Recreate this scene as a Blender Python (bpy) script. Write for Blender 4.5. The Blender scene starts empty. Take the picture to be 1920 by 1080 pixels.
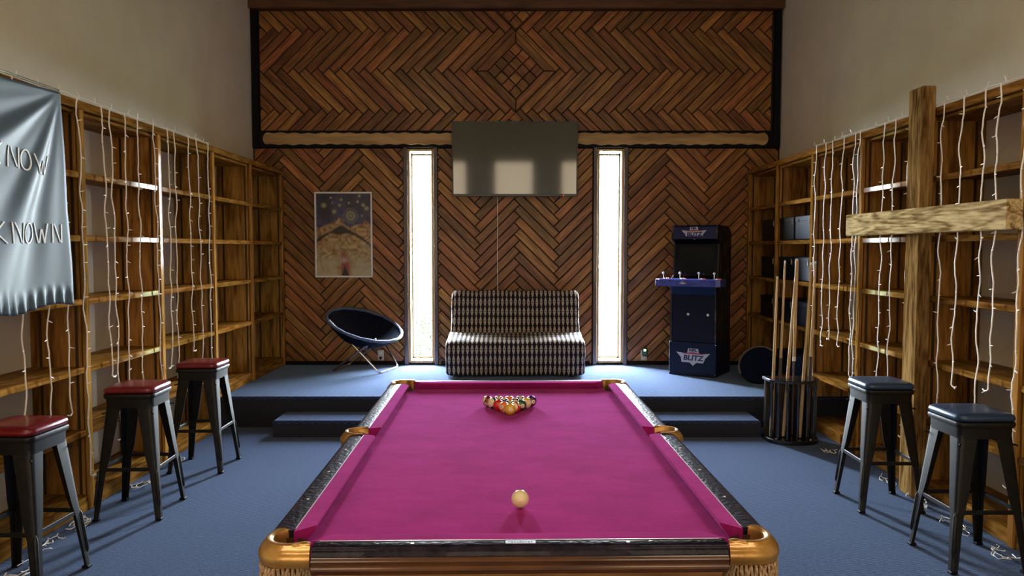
import bpy, math, random
from mathutils import Matrix, Vector, noise
R = math.radians
rnd = random.Random(7)
sc = bpy.context.scene
COL = sc.collection

# ------------------------------------------------------------------ camera, world, light, exposure
cam_d = bpy.data.cameras.new('camera')
cam_d.sensor_width = 36.0
cam_d.lens = 1390.0 / 1920.0 * 36.0
cam_d.clip_start = 0.05
cam = bpy.data.objects.new('camera', cam_d)
COL.objects.link(cam)
cam.location = (0, 0, 1.60)
cam.rotation_euler = (R(90 - 3.006), 0, 0)
sc.camera = cam

WORLD_STRENGTH = 400.0
world = bpy.data.worlds.new('world')
sc.world = world
world.use_nodes = True
_bg = world.node_tree.nodes['Background']
_bg.inputs[0].default_value = (0.80, 0.91, 1.0, 1)
_bg.inputs[1].default_value = WORLD_STRENGTH

sc.view_settings.view_transform = 'Standard'
sc.view_settings.look = 'None'
sc.view_settings.exposure = 0.0
sc.view_settings.gamma = 1.0
sc.view_settings.use_curve_mapping = False
sc.cycles.use_denoising = True
sc.cycles.max_bounces = 8
sc.cycles.diffuse_bounces = 4
sc.cycles.sample_clamp_indirect = 8.0

def area(name, loc, rot, sx, sy, power, color, portal=False):
    l = bpy.data.lights.new(name, 'AREA')
    l.shape = 'RECTANGLE'; l.size = sx; l.size_y = sy
    l.energy = power; l.color = color
    if portal:
        l.cycles.is_portal = True
    o = bpy.data.objects.new(name, l)
    o.location = loc; o.rotation_euler = rot
    COL.objects.link(o)
    return o
WINX = [(-1.182, -0.886), (0.965, 1.266)]
WZ0, WZ1 = 0.30, 2.73
for a_, b_ in WINX:
    area('window_portal', ((a_ + b_) / 2, 8.62, (WZ0 + WZ1) / 2), (R(-90), 0, 0), b_ - a_, WZ1 - WZ0, 1, (1, 1, 1), True)
# added unseen lamps for warm fill (their fixtures are built with the ceiling)
FILL_LAMPS = [(-1.7, 1.2), (1.7, 1.2), (-1.7, -1.6), (1.7, -1.6)]
for x_, y_ in FILL_LAMPS:
    area('ceiling_fill_light', (x_, y_, 5.12), (0, 0, 0), 1.1, 0.55, 27, (1.0, 0.84, 0.62))

# added warm fill lights, framed as three windows behind the photographer
REARX = (-1.75, .05, 1.85)
for x_ in REARX:
    area('rear_fill_light', (x_, -3.53, 1.75), (R(90), 0, 0), 1.0, 1.9, 27, (1.0, 0.80, 0.55))

# ------------------------------------------------------------------ helpers
def link(o, parent=None):
    COL.objects.link(o)
    if parent is not None:
        o.parent = parent
    return o

def tag(o, label=None, cat=None, group=None, kind=None):
    if label: o['label'] = label
    if cat: o['category'] = cat
    if group: o['group'] = group
    if kind: o['kind'] = kind
    return o

def thing(name, label, cat, loc=(0, 0, 0), rz=0.0, group=None):
    o = bpy.data.objects.new(name, None)
    o.location = loc; o.rotation_euler = (0, 0, rz)
    o.empty_display_size = 0.1
    COL.objects.link(o)
    return tag(o, label, cat, group)

class MB:
    """mesh builder"""
    def __init__(s):
        s.v = []; s.f = []; s.uv = None
    def add(s, vs, fs):
        n = len(s.v)
        s.v += [tuple(p) for p in vs]
        s.f += [tuple(i + n for i in f) for f in fs]
        return s
    def box(s, c, d, b=0.0, M=None):
        cx, cy, cz = c; hx, hy, hz = d[0] / 2, d[1] / 2, d[2] / 2
        b = min(b, hx * .9, hy * .9, hz * .9)
        if b <= 0:
            vs = [(cx + x * hx, cy + y * hy, cz + z * hz) for x in (-1, 1) for y in (-1, 1) for z in (-1, 1)]
            fs = [(0, 1, 3, 2), (4, 6, 7, 5), (0, 4, 5, 1), (2, 3, 7, 6), (0, 2, 6, 4), (1, 5, 7, 3)]
        else:
            vs = []; idx = {}
            for x in (-1, 1):
                for y in (-1, 1):
                    for z in (-1, 1):
                        for ax in range(3):
                            p = [x * (hx - b), y * (hy - b), z * (hz - b)]
                            p[ax] = (x * hx, y * hy, z * hz)[ax]
                            idx[(x, y, z, ax)] = len(vs)
                            vs.append((cx + p[0], cy + p[1], cz + p[2]))
            I = lambda x, y, z, a: idx[(x, y, z, a)]
            fs = []
            for q in (-1, 1):
                f = [I(q, -1, -1, 0), I(q, 1, -1, 0), I(q, 1, 1, 0), I(q, -1, 1, 0)]; fs.append(f if q > 0 else f[::-1])
                f = [I(-1, q, -1, 1), I(-1, q, 1, 1), I(1, q, 1, 1), I(1, q, -1, 1)]; fs.append(f if q > 0 else f[::-1])
                f = [I(-1, -1, q, 2), I(1, -1, q, 2), I(1, 1, q, 2), I(-1, 1, q, 2)]; fs.append(f if q > 0 else f[::-1])
                for w in (-1, 1):
                    f = [I(q, w, -1, 0), I(q, w, 1, 0), I(q, w, 1, 1), I(q, w, -1, 1)]; fs.append(f if q * w < 0 else f[::-1])
                    f = [I(q, -1, w, 0), I(q, 1, w, 0), I(q, 1, w, 2), I(q, -1, w, 2)]; fs.append(f if q * w > 0 else f[::-1])
                    f = [I(-1, q, w, 1), I(1, q, w, 1), I(1, q, w, 2), I(-1, q, w, 2)]; fs.append(f if q * w < 0 else f[::-1])
                    for t in (-1, 1):
                        f = [I(q, w, t, 0), I(q, w, t, 1), I(q, w, t, 2)]; fs.append(f if q * w * t > 0 else f[::-1])
        if M is not None:
            vs = [M @ Vector(p) for p in vs]
        return s.add(vs, fs)
    def tube(s, pts, r, seg=6, cap=True, closed=False):
        pts = [Vector(p) for p in pts]; n = len(pts)
        rr = r if isinstance(r, (list, tuple)) else [r] * n
        rings = []; up = None
        for i, p in enumerate(pts):
            if closed:
                t = pts[(i + 1) % n] - pts[i - 1]
            else:
                t = pts[min(i + 1, n - 1)] - pts[max(i - 1, 0)]
            if t.length < 1e-9: t = Vector((0, 0, 1))
            t.normalize()
            if up is None:
                up = t.orthogonal().normalized()
            else:
                up = (up - t * up.dot(t))
                up = up.normalized() if up.length > 1e-6 else t.orthogonal().normalized()
            w = t.cross(up)
            rings.append([p + (up * math.cos(2 * math.pi * k / seg) + w * math.sin(2 * math.pi * k / seg)) * rr[i] for k in range(seg)])
        vs = [q for rg in rings for q in rg]; fs = []
        m = n if closed else n - 1
        for i in range(m):
            a = i * seg; b = ((i + 1) % n) * seg
            for k in range(seg):
                k2 = (k + 1) % seg
                fs.append((a + k, a + k2, b + k2, b + k))
        if cap and not closed:
            fs.append(tuple(range(seg))[::-1]); fs.append(tuple((n - 1) * seg + k for k in range(seg)))
        return s.add(vs, fs)
    def cyl(s, c, r, h, seg=16, r2=None, axis='z'):
        """closed cylinder from base centre c along +axis"""
        r2 = r if r2 is None else r2
        vs = []
        for q, rad in ((0, r), (h, r2)):
            for k in range(seg):
                a = 2 * math.pi * k / seg; u, v = math.cos(a) * rad, math.sin(a) * rad
                p = {'z': (u, v, q), 'x': (q, u, v), 'y': (v, q, u)}[axis]
                vs.append((c[0] + p[0], c[1] + p[1], c[2] + p[2]))
        fs = [(k, (k + 1) % seg, seg + (k + 1) % seg, seg + k) for k in range(seg)]
        fs += [tuple(range(seg))[::-1], tuple(range(seg, 2 * seg))]
        return s.add(vs, fs)
    def lathe(s, prof, seg=20, c=(0, 0, 0), M=None):
        vs = []; n = len(prof)
        for r, z in prof:
            for k in range(seg):
                a = 2 * math.pi * k / seg
                vs.append(Vector((c[0] + r * math.cos(a), c[1] + r * math.sin(a), c[2] + z)))
        if M is not None: vs = [M @ p for p in vs]
        fs = [(i * seg + k, i * seg + (k + 1) % seg, (i + 1) * seg + (k + 1) % seg, (i + 1) * seg + k) for i in range(n - 1) for k in range(seg)]
        return s.add(vs, fs)
    def prism(s, poly, h0, h1, M=None, bev=0.0):
        """poly = ccw 2D outline in xy, extruded along z"""
        n = len(poly)
        rings = [[(x, y, h0) for x, y in poly]]
        if bev > 0:
            rings.append([(x, y, h1 - bev) for x, y in poly])
            ins = inset(poly, bev)
            rings.append([(x, y, h1) for x, y in ins])
        else:
            rings.append([(x, y, h1) for x, y in poly])
        vs = [Vector(p) for rg in rings for p in rg]
        if M is not None: vs = [M @ p for p in vs]
        fs = []
        for i in range(len(rings) - 1):
            for k in range(n):
                k2 = (k + 1) % n
                fs.append((i * n + k, i * n + k2, (i + 1) * n + k2, (i + 1) * n + k))
        fs.append(tuple(range(n))[::-1]); fs.append(tuple((len(rings) - 1) * n + k for k in range(n)))
        return s.add(vs, fs)
    def grid(s, P, closed_u=False):
        """P[i][j] grid of points"""
        n, m = len(P), len(P[0])
        vs = [p for row in P for p in row]; fs = []
        for i in range(n - 1 + (1 if closed_u else 0)):
            i2 = (i + 1) % n
            for j in range(m - 1):
                fs.append((i * m + j, i2 * m + j, i2 * m + j + 1, i * m + j + 1))
        return s.add(vs, fs)
    def mesh(s, name, mat, smooth=False):
        me = bpy.data.meshes.new(name)
        me.from_pydata(s.v, [], s.f)
        for m in (mat if isinstance(mat, (list, tuple)) else [mat]):
            me.materials.append(m)
        if smooth:
            me.polygons.foreach_set('use_smooth', [True] * len(me.polygons))
            try:
                me.set_sharp_from_angle(angle=R(smooth if smooth is not True else 40))
            except Exception: pass
        me.update()
        return me
    def build(s, name, mat, parent=None, smooth=False, loc=None, **kw):
        o = bpy.data.objects.new(name, s.mesh(name, mat, smooth))
        if loc: o.location = loc
        link(o, parent)
        return tag(o, **kw)

def inset(poly, d):
    n = len(poly); out = []
    for i in range(n):
        p0 = Vector(poly[i - 1]); p1 = Vector(poly[i]); p2 = Vector(poly[(i + 1) % n])
        a = (p1 - p0); b = (p2 - p1)
        if a.length < 1e-9 or b.length < 1e-9:
            out.append(tuple(p1)); continue
        a.normalize(); b.normalize()
        na = Vector((-a.y, a.x)); nb = Vector((-b.y, b.x))
        m = na + nb
        den = max(1 + na.dot(nb), .35)
        out.append(tuple(p1 + m * (d / den)))
    return out

def copy_tree(o, parent=None):
    c = o.copy(); COL.objects.link(c)
    if parent is not None: c.parent = parent
    for ch in list(o.children):
        copy_tree(ch, c)
    return c

def text_mb(txt, size, depth, bold=0.0, shear=0.0):
    cu = bpy.data.curves.new('letters', 'FONT')
    cu.body = txt; cu.size = size; cu.extrude = depth; cu.offset = bold; cu.shear = shear
    cu.align_x = 'CENTER'; cu.align_y = 'CENTER'; cu.resolution_u = 3
    ob = bpy.data.objects.new('letters', cu)
    me = bpy.data.meshes.new_from_object(ob)
    mb = MB(); mb.add([v.co.copy() for v in me.vertices], [tuple(p.vertices) for p in me.polygons])
    bpy.data.objects.remove(ob); bpy.data.curves.remove(cu); bpy.data.meshes.remove(me)
    return mb

# ------------------------------------------------------------------ materials
def nt(name):
    m = bpy.data.materials.new(name); m.use_nodes = True
    t = m.node_tree; b = t.nodes['Principled BSDF']
    return m, t, b
def N(t, typ, **kw):
    n = t.nodes.new(typ)
    for k, v in kw.items(): setattr(n, k, v)
    return n
def plain(name, col, rough=.5, metal=0.0, spec=.5, coat=0.0, coat_r=.1, emit=None, es=1.0):
    m, t, b = nt(name)
    b.inputs['Base Color'].default_value = (*col, 1)
    b.inputs['Roughness'].default_value = rough
    b.inputs['Metallic'].default_value = metal
    b.inputs['Specular IOR Level'].default_value = spec
    b.inputs['Coat Weight'].default_value = coat
    b.inputs['Coat Roughness'].default_value = coat_r
    if emit:
        b.inputs['Emission Color'].default_value = (*emit, 1)
        b.inputs['Emission Strength'].default_value = es
    return m
def noisy(name, c1, c2, scale=20, rough=.5, metal=0.0, bump=.1, bscale=None, coat=0.0, detail=4, stretch=(1, 1, 1), dist=.004, spec=.5, lo=.35, hi=.65):
    m, t, b = nt(name)
    tc = N(t, 'ShaderNodeTexCoord'); mp = N(t, 'ShaderNodeMapping')
    mp.inputs['Scale'].default_value = stretch
    t.links.new(tc.outputs['Object'], mp.inputs[0])
    n = N(t, 'ShaderNodeTexNoise'); n.inputs['Scale'].default_value = scale; n.inputs['Detail'].default_value = detail
    t.links.new(mp.outputs[0], n.inputs[0])
    r = N(t, 'ShaderNodeValToRGB')
    r.color_ramp.elements[0].position = lo; r.color_ramp.elements[1].position = hi
    r.color_ramp.elements[0].color = (*c1, 1); r.color_ramp.elements[1].color = (*c2, 1)
    t.links.new(n.outputs[0], r.inputs[0]); t.links.new(r.outputs[0], b.inputs['Base Color'])
    b.inputs['Roughness'].default_value = rough; b.inputs['Metallic'].default_value = metal
    b.inputs['Coat Weight'].default_value = coat; b.inputs['Specular IOR Level'].default_value = spec
    if bump:
        n2 = N(t, 'ShaderNodeTexNoise'); n2.inputs['Scale'].default_value = bscale or scale; n2.inputs['Detail'].default_value = 3
        t.links.new(mp.outputs[0], n2.inputs[0])
        bp = N(t, 'ShaderNodeBump'); bp.inputs['Strength'].default_value = bump; bp.inputs['Distance'].default_value = dist
        t.links.new(n2.outputs[0], bp.inputs['Height']); t.links.new(bp.outputs[0], b.inputs['Normal'])
    return m
def wood(name, dark, light, axis='x', scale=6.0, rough=.35, coat=.3, vary=.5, figure=3.0, coat_r=.15, bump=.15, spec=.25):
    """grain runs along the given local axis; each object gets its own tone"""
    m, t, b = nt(name)
    tc = N(t, 'ShaderNodeTexCoord'); oi = N(t, 'ShaderNodeObjectInfo')
    mp = N(t, 'ShaderNodeMapping')
    s = {'x': (.12, 1, 1), 'y': (1, .12, 1), 'z': (1, 1, .12)}[axis]
    mp.inputs['Scale'].default_value = [k * scale for k in s]
    t.links.new(tc.outputs['Object'], mp.inputs[0])
    mul = N(t, 'ShaderNodeVectorMath', operation='SCALE')
    cb = N(t, 'ShaderNodeCombineXYZ')
    for i in range(3): t.links.new(oi.outputs['Random'], cb.inputs[i])
    t.links.new(cb.outputs[0], mul.inputs[0]); mul.inputs['Scale'].default_value = 37.0
    add = N(t, 'ShaderNodeVectorMath', operation='ADD')
    t.links.new(mp.outputs[0], add.inputs[0]); t.links.new(mul.outputs[0], add.inputs[1])
    n1 = N(t, 'ShaderNodeTexNoise'); n1.inputs['Scale'].default_value = 1.6; n1.inputs['Detail'].default_value = 3; n1.inputs['Distortion'].default_value = .6
    t.links.new(add.outputs[0], n1.inputs[0])
    rings = N(t, 'ShaderNodeMath', operation='MULTIPLY'); rings.inputs[1].default_value = figure * 6.0
    t.links.new(n1.outputs[0], rings.inputs[0])
    sn = N(t, 'ShaderNodeMath', operation='SINE'); t.links.new(rings.outputs[0], sn.inputs[0])
    n2 = N(t, 'ShaderNodeTexNoise'); n2.inputs['Scale'].default_value = 9; n2.inputs['Detail'].default_value = 5
    t.links.new(add.outputs[0], n2.inputs[0])
    ma = N(t, 'ShaderNodeMath', operation='MULTIPLY_ADD'); ma.inputs[1].default_value = .16
    t.links.new(sn.outputs[0], ma.inputs[0]); t.links.new(n2.outputs[0], ma.inputs[2])
    r = N(t, 'ShaderNodeValToRGB')
    r.color_ramp.elements[0].position = .25; r.color_ramp.elements[1].position = .75
    r.color_ramp.elements[0].color = (*dark, 1); r.color_ramp.elements[1].color = (*light, 1)
    t.links.new(ma.outputs[0], r.inputs[0])
    hs = N(t, 'ShaderNodeHueSaturation')
    mr = N(t, 'ShaderNodeMapRange'); mr.inputs['To Min'].default_value = 1 - vary; mr.inputs['To Max'].default_value = 1 + vary * .7
    t.links.new(oi.outputs['Random'], mr.inputs[0]); t.links.new(mr.outputs[0], hs.inputs['Value'])
    mh = N(t, 'ShaderNodeMath', operation='MULTIPLY'); mh.inputs[1].default_value = 7.31
    fr = N(t, 'ShaderNodeMath', operation='FRACT'); t.links.new(oi.outputs['Random'], mh.inputs[0]); t.links.new(mh.outputs[0], fr.inputs[0])
    mr2 = N(t, 'ShaderNodeMapRange'); mr2.inputs['To Min'].default_value = .5 - .02 * min(1, vary * 2); mr2.inputs['To Max'].default_value = .5 + .012 * min(1, vary * 2)
    t.links.new(fr.outputs[0], mr2.inputs[0]); t.links.new(mr2.outputs[0], hs.inputs['Hue'])
    t.links.new(r.outputs[0], hs.inputs['Color']); t.links.new(hs.outputs[0], b.inputs['Base Color'])
    b.inputs['Roughness'].default_value = rough; b.inputs['Specular IOR Level'].default_value = spec
    b.inputs['Coat Weight'].default_value = coat; b.inputs['Coat Roughness'].default_value = coat_r
    bp = N(t, 'ShaderNodeBump'); bp.inputs['Strength'].default_value = bump; bp.inputs['Distance'].default_value = .002
    t.links.new(ma.outputs[0], bp.inputs['Height']); t.links.new(bp.outputs[0], b.inputs['Normal'])
    return m

PL_D, PL_L = (.16, .062, .014), (.43, .188, .048)
M_plank = wood('wall_plank_wood', PL_D, PL_L, 'x', 5, .45, .2, .40, 1.2, .25, .06)
M_back = plain('panel_backing', (.018, .008, .005), .8)
M_black = plain('dark_painted_strip', (.005, .0045, .006), .6, spec=.15)
M_tan = wood('scalloped_pine', (.30, .17, .06), (.56, .36, .15), 'x', 3, .5, .1, .1, 2.2)
M_beam = wood('beam_wood', (.07, .03, .012), (.14, .065, .026), 'x', 3, .5, .1, .1, 2)
SH_D, SH_L = (.15, .062, .009), (.46, .23, .05)
M_shx = wood('bookcase_ply_across', SH_D, SH_L, 'x', 5, .55, .15, .15, 2.2, .09, spec=0)
M_shy = wood('bookcase_wood_long', SH_D, SH_L, 'y', 5, .55, .20, .15, 1.5, .07, spec=0)
M_shz = wood('bookcase_wood_upright', SH_D, SH_L, 'z', 5, .55, .17, .2, 2.4, .07, spec=0)
M_std = plain('bookcase_standard', (.05, .025, .012), .5, .3)
M_wall = noisy('painted_wall', (.72, .655, .53), (.78, .715, .59), 3, .75, 0, .25, 160, dist=.002)
M_ceil = plain('ceiling_paint', (.42, .38, .31), .8)
M_trim = plain('window_trim', (.055, .035, .035), .35, coat=.3)
M_jamb = wood('window_jamb_pine', (.45, .28, .12), (.66, .46, .24), 'z', 4, .4, .2, .1, 1.5)
M_sash = plain('window_sash', (.10, .095, .09), .5)
M_chrome = plain('chrome', (.78, .78, .78), .18, 1.0)
M_metal = noisy('gunmetal', (.006, .005, .004), (.016, .013, .009), 30, .45, .4, .05, 200, lo=.3, hi=.7)
M_wire = plain('white_wire', (.95, .88, .80), .4)
M_gold = noisy('brass_casting', (.36, .17, .03), (.62, .34, .085), 14, .3, .55, .15, 60, coat=.4)
M_rope = noisy('tan_braid', (.30, .17, .08), (.56, .38, .22), 90, .8, 0, .3, 300)
M_white = plain('white_plastic', (.78, .75, .70), .45)
M_cream_ball = plain('ball_ivory', (.86, .72, .40), .12, coat=.5, coat_r=.03)

def carpet():
    m, t, b = nt('ribbed_blue_carpet')
    tc = N(t, 'ShaderNodeTexCoord')
    mp = N(t, 'ShaderNodeMapping'); mp.inputs['Rotation'].default_value = (R(-45), 0, R(-10)); mp.inputs['Scale'].default_value = (1, 1.414, 1.414)
    t.links.new(tc.outputs['Object'], mp.inputs[0])
    w = N(t, 'ShaderNodeTexWave', bands_direction='Y'); w.inputs['Scale'].default_value = 26; w.inputs['Distortion'].default_value = .9
    w.inputs['Detail'].default_value = 2; w.inputs['Detail Scale'].default_value = 6
    t.links.new(mp.outputs[0], w.inputs[0])
    mp2 = N(t, 'ShaderNodeMapping'); mp2.inputs['Scale'].default_value = (70, 150, 150); mp2.inputs['Rotation'].default_value = (0, 0, R(-14))
    t.links.new(tc.outputs['Object'], mp2.inputs[0])
    n = N(t, 'ShaderNodeTexNoise'); n.inputs['Scale'].default_value = 1.0; n.inputs['Detail'].default_value = 3
    t.links.new(mp2.outputs[0], n.inputs[0])
    mx = N(t, 'ShaderNodeMath', operation='MULTIPLY'); t.links.new(w.outputs[1], mx.inputs[0]); t.links.new(n.outputs[0], mx.inputs[1])
    n3 = N(t, 'ShaderNodeTexNoise'); n3.inputs['Scale'].default_value = 1.3; t.links.new(tc.outputs['Object'], n3.inputs[0])
    ad = N(t, 'ShaderNodeMath', operation='MULTIPLY_ADD'); ad.inputs[1].default_value = .12
    t.links.new(n3.outputs[0], ad.inputs[0]); t.links.new(mx.outputs[0], ad.inputs[2])
    r = N(t, 'ShaderNodeValToRGB')
    e = r.color_ramp.elements
    e[0].position = .17; e[0].color = (.003, .005, .016, 1)
    e[1].position = .55; e[1].color = (.078, .092, .19, 1)
    t.links.new(ad.outputs[0], r.inputs[0]); t.links.new(r.outputs[0], b.inputs['Base Color'])
    b.inputs['Roughness'].default_value = 1; b.inputs['Specular IOR Level'].default_value = 0
    b.inputs['Sheen Weight'].default_value = .4; b.inputs['Sheen Tint'].default_value = (.5, .7, 1, 1); b.inputs['Sheen Roughness'].default_value = .4
    bp = N(t, 'ShaderNodeBump'); bp.inputs['Strength'].default_value = .6; bp.inputs['Distance'].default_value = .004
    t.links.new(mx.outputs[0], bp.inputs['Height']); t.links.new(bp.outputs[0], b.inputs['Normal'])
    return m
M_carpet = carpet()

def felt():
    m, t, b = nt('magenta_cloth')
    tc = N(t, 'ShaderNodeTexCoord')
    mp = N(t, 'ShaderNodeMapping'); mp.inputs['Scale'].default_value = (1, 1.6, 1)
    t.links.new(tc.outputs['Object'], mp.inputs[0])
    n = N(t, 'ShaderNodeTexNoise'); n.inputs['Scale'].default_value = 4; n.inputs['Detail'].default_value = 8; n.inputs['Roughness'].default_value = .75
    t.links.new(mp.outputs[0], n.inputs[0])
    r = N(t, 'ShaderNodeValToRGB'); e = r.color_ramp.elements
    e[0].position = .3; e[0].color = (.24, .006, .085, 1); e[1].position = .72; e[1].color = (.40, .022, .18, 1)
    t.links.new(n.outputs[0], r.inputs[0]); t.links.new(r.outputs[0], b.inputs['Base Color'])
    b.inputs['Roughness'].default_value = 1; b.inputs['Specular IOR Level'].default_value = 0
    b.inputs['Sheen Weight'].default_value = .22; b.inputs['Sheen Tint'].default_value = (1, .35, .95, 1); b.inputs['Sheen Roughness'].default_value = .5
    n2 = N(t, 'ShaderNodeTexNoise'); n2.inputs['Scale'].default_value = 260; t.links.new(tc.outputs['Object'], n2.inputs[0])
    bp = N(t, 'ShaderNodeBump'); bp.inputs['Strength'].default_value = .25; bp.inputs['Distance'].default_value = .001
    t.links.new(n2.outputs[0], bp.inputs['Height']); t.links.new(bp.outputs[0], b.inputs['Normal'])
    return m
M_felt = felt()
M_rail = noisy('dark_lacquered_rail', (.006, .004, .010), (.020, .012, .026), 30, .34, 0, .8, 60, coat=.1, dist=.004, spec=.12)
M_apron = wood('table_apron_oak', (.17, .07, .02), (.42, .20, .065), 'x', 7, .3, .6, .1, 2.2, .15)
M_mould = wood('table_moulding', (.05, .016, .006), (.12, .045, .015), 'x', 7, .3, .6, .1, 2.0, .15)

def glass():
    m = bpy.data.materials.new('window_glass'); m.use_nodes = True
    t = m.node_tree; t.nodes.clear()
    o = N(t, 'ShaderNodeOutputMaterial'); mx = N(t, 'ShaderNodeMixShader'); tr = N(t, 'ShaderNodeBsdfTransparent'); g = N(t, 'ShaderNodeBsdfGlossy')
    g.inputs['Roughness'].default_value = .02
    mx.inputs[0].default_value = .05
    t.links.new(tr.outputs[0], mx.inputs[1]); t.links.new(g.outputs[0], mx.inputs[2]); t.links.new(mx.outputs[0], o.inputs[0])
    return m
M_glass = glass()

# ------------------------------------------------------------------ the room
YB = 8.45; XL, XR = -2.93, 3.03; PH = .275; YE = 6.60; ZC = 5.2; YF = -3.6
MB().box((.05, (YF + YE) / 2 + .2, -.05), (6.2, YE - YF + .6, .1)).build('floor', M_carpet, kind='structure')
mb = MB()
mb.box((.05, (YE + YB) / 2 + .05, PH / 2), (6.1, YB - YE + .1, PH), .012)
mb.build('platform_floor', M_carpet, kind='structure', label='raised carpeted platform along the wood panelled wall')
M_riser_shade = plain('shaded_riser', (.012, .013, .02), .9)  # shade on the carpeted risers, painted as near-black boards
MB().box((.05, YE - .004, PH / 2 - .012), (5.94, .012, PH - .026), .002).build('trim_20', M_riser_shade, kind='structure', label='platform riser with its shade painted black')
MB().box((.04, YE - .364, .058), (4.14, .012, .112), .002).build('trim_21', M_riser_shade, kind='structure', label='lower step riser with its shade painted black')
st = MB(); st.box((.04, YE - .17, .07), (4.16, .38, .14), .012)
st.build('platform_step', M_carpet, kind='structure', label='carpeted step below the platform edge')
MB().box((XL - .05, (YF + YB) / 2, ZC / 2), (.1, YB - YF + .3, ZC)).build('wall_left', M_wall, kind='structure')
MB().box((XR + .05, (YF + YB) / 2, ZC / 2), (.1, YB - YF + .3, ZC)).build('wall_right', M_wall, kind='structure')
MB().box((.05, YF - .05, ZC / 2), (6.2, .1, ZC)).build('wall_front', M_wall, kind='structure')
MB().box((.05, (YF + YB) / 2, ZC + .05), (6.2, YB - YF + .4, .1)).build('ceiling', M_ceil, kind='structure')
for i, (x_, y_) in enumerate(FILL_LAMPS):  # fixtures for the added fill lamps
    f = thing('fill_lamp', 'added flat rectangular ceiling fill lamp %s' % ['left front', 'right front', 'left rear', 'right rear'][i], 'lamp', (x_, y_, ZC - .03))
    q = MB()
    q.box((-.58, 0, 0), (.04, .63, .06)).box((.58, 0, 0), (.04, .63, .06)).box((0, -.3, 0), (1.2, .04, .06)).box((0, .3, 0), (1.2, .04, .06))
    q.build('fill_lamp_frame', M_white, f)

for i, x_ in enumerate(REARX):  # window frames added around the rear fill lights
    w = MB()
    for dx_ in (-.54, .54): w.box((x_ + dx_, YF + .03, 1.75), (.08, .06, 2.06), .004)
    for dz_ in (-.99, .99): w.box((x_, YF + .03, 1.75 + dz_), (1.0, .06, .08), .004)
    w.build('window_%d' % (i + 3), M_jamb, kind='structure', label='%s added window frame round a fill light behind the camera' % ('left', 'middle', 'right')[i])

# back wall : lower and upper backing with the two window openings
wb = MB()
xs = [XL - .05, WINX[0][0], WINX[0][1], WINX[1][0], WINX[1][1], XR + .05]
for i in (0, 2, 4):
    wb.box(((xs[i] + xs[i + 1]) / 2, YB + .095, 1.37), (xs[i + 1] - xs[i], .15, 2.76))
for i in (1, 3):
    wb.box(((xs[i] + xs[i + 1]) / 2, YB + .095, .15), (xs[i + 1] - xs[i], .15, .30))
    wb.box(((xs[i] + xs[i + 1]) / 2, YB + .095, 2.74), (xs[i + 1] - xs[i], .15, .022))
wall_lo = wb.build('wall_back_lower', M_back, kind='structure')
wall_up = MB().box((.05, YB + .095, (2.75 + ZC) / 2), (6.2, .15, ZC - 2.75)).build('wall_back_upper', M_back, kind='structure')

# ---- herringbone planks
PW, PLEN, GAP, PT = .0946, .636, .0105, .014
YP = YB + .02            # plank foot plane
def clip(poly, a, b, c):
    """keep a*x+b*y<=c"""
    out = []
    for i in range(len(poly)):
        p, q = poly[i], poly[(i + 1) % len(poly)]
        dp = a * p[0] + b * p[1] - c; dq = a * q[0] + b * q[1] - c
        if dp <= 0: out.append(p)
        if dp * dq < 0:
            s_ = dp / (dp - dq); out.append((p[0] + (q[0] - p[0]) * s_, p[1] + (q[1] - p[1]) * s_))
    return out
def parea(p):
    return .5 * sum(p[i][0] * p[(i + 1) % len(p)][1] - p[(i + 1) % len(p)][0] * p[i][1] for i in range(len(p)))
plank_cache = {}
def plank(cx, cz, ang, L, W, clips, parent, mat=None, name='plank', t=PT):
    ca, sa = math.cos(ang), math.sin(ang)
    hl, hw = L / 2 - GAP / 2, W / 2 - GAP / 2
    loc = [(-hl, -hw), (hl, -hw), (hl, hw), (-hl, hw)]
    w = [(cx + x * ca - y * sa, cz + x * sa + y * ca) for x, y in loc]
    a0 = parea(w)
    for (a, b, c) in clips:
        w = clip(w, a, b, c)
        if len(w) < 3: return None
    # drop near duplicate points
    ww = [p for i, p in enumerate(w) if math.dist(p, w[i - 1]) > 1e-4]
    if len(ww) < 3: return None
    ar = parea(ww)
    if ar < 2.5e-4: return None
    if ar > a0 - 1e-6:
        key = (round(L, 4), round(W, 4), mat.name if mat else '')
        if key not in plank_cache:
            plank_cache[key] = MB().prism(loc, 0, t, None, .0035).mesh(name, mat or M_plank)
        me = plank_cache[key]
    else:
        lp = [((x - cx) * ca + (z - cz) * sa, -(x - cx) * sa + (z - cz) * ca) for x, z in ww]
        bev = .0035 if ar > .002 else 0
        me = MB().prism(lp, 0, t, None, bev).mesh(name, mat or M_plank)
    o = bpy.data.objects.new(name, me)
    dt = rnd.uniform(-.002, .002)
    M = Matrix(((ca, -sa, 0, cx), (0, 0, -1, YP - .004 + dt), (sa, ca, 0, cz), (0, 0, 0, 1)))
    o.matrix_world = M
    link(o, parent)
    return o
def rect_clips(x0, x1, z0, z1):
    return [(-1, 0, -x0), (1, 0, x1), (0, -1, -z0), (0, 1, z1)]
S2 = math.sqrt(2)

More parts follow.
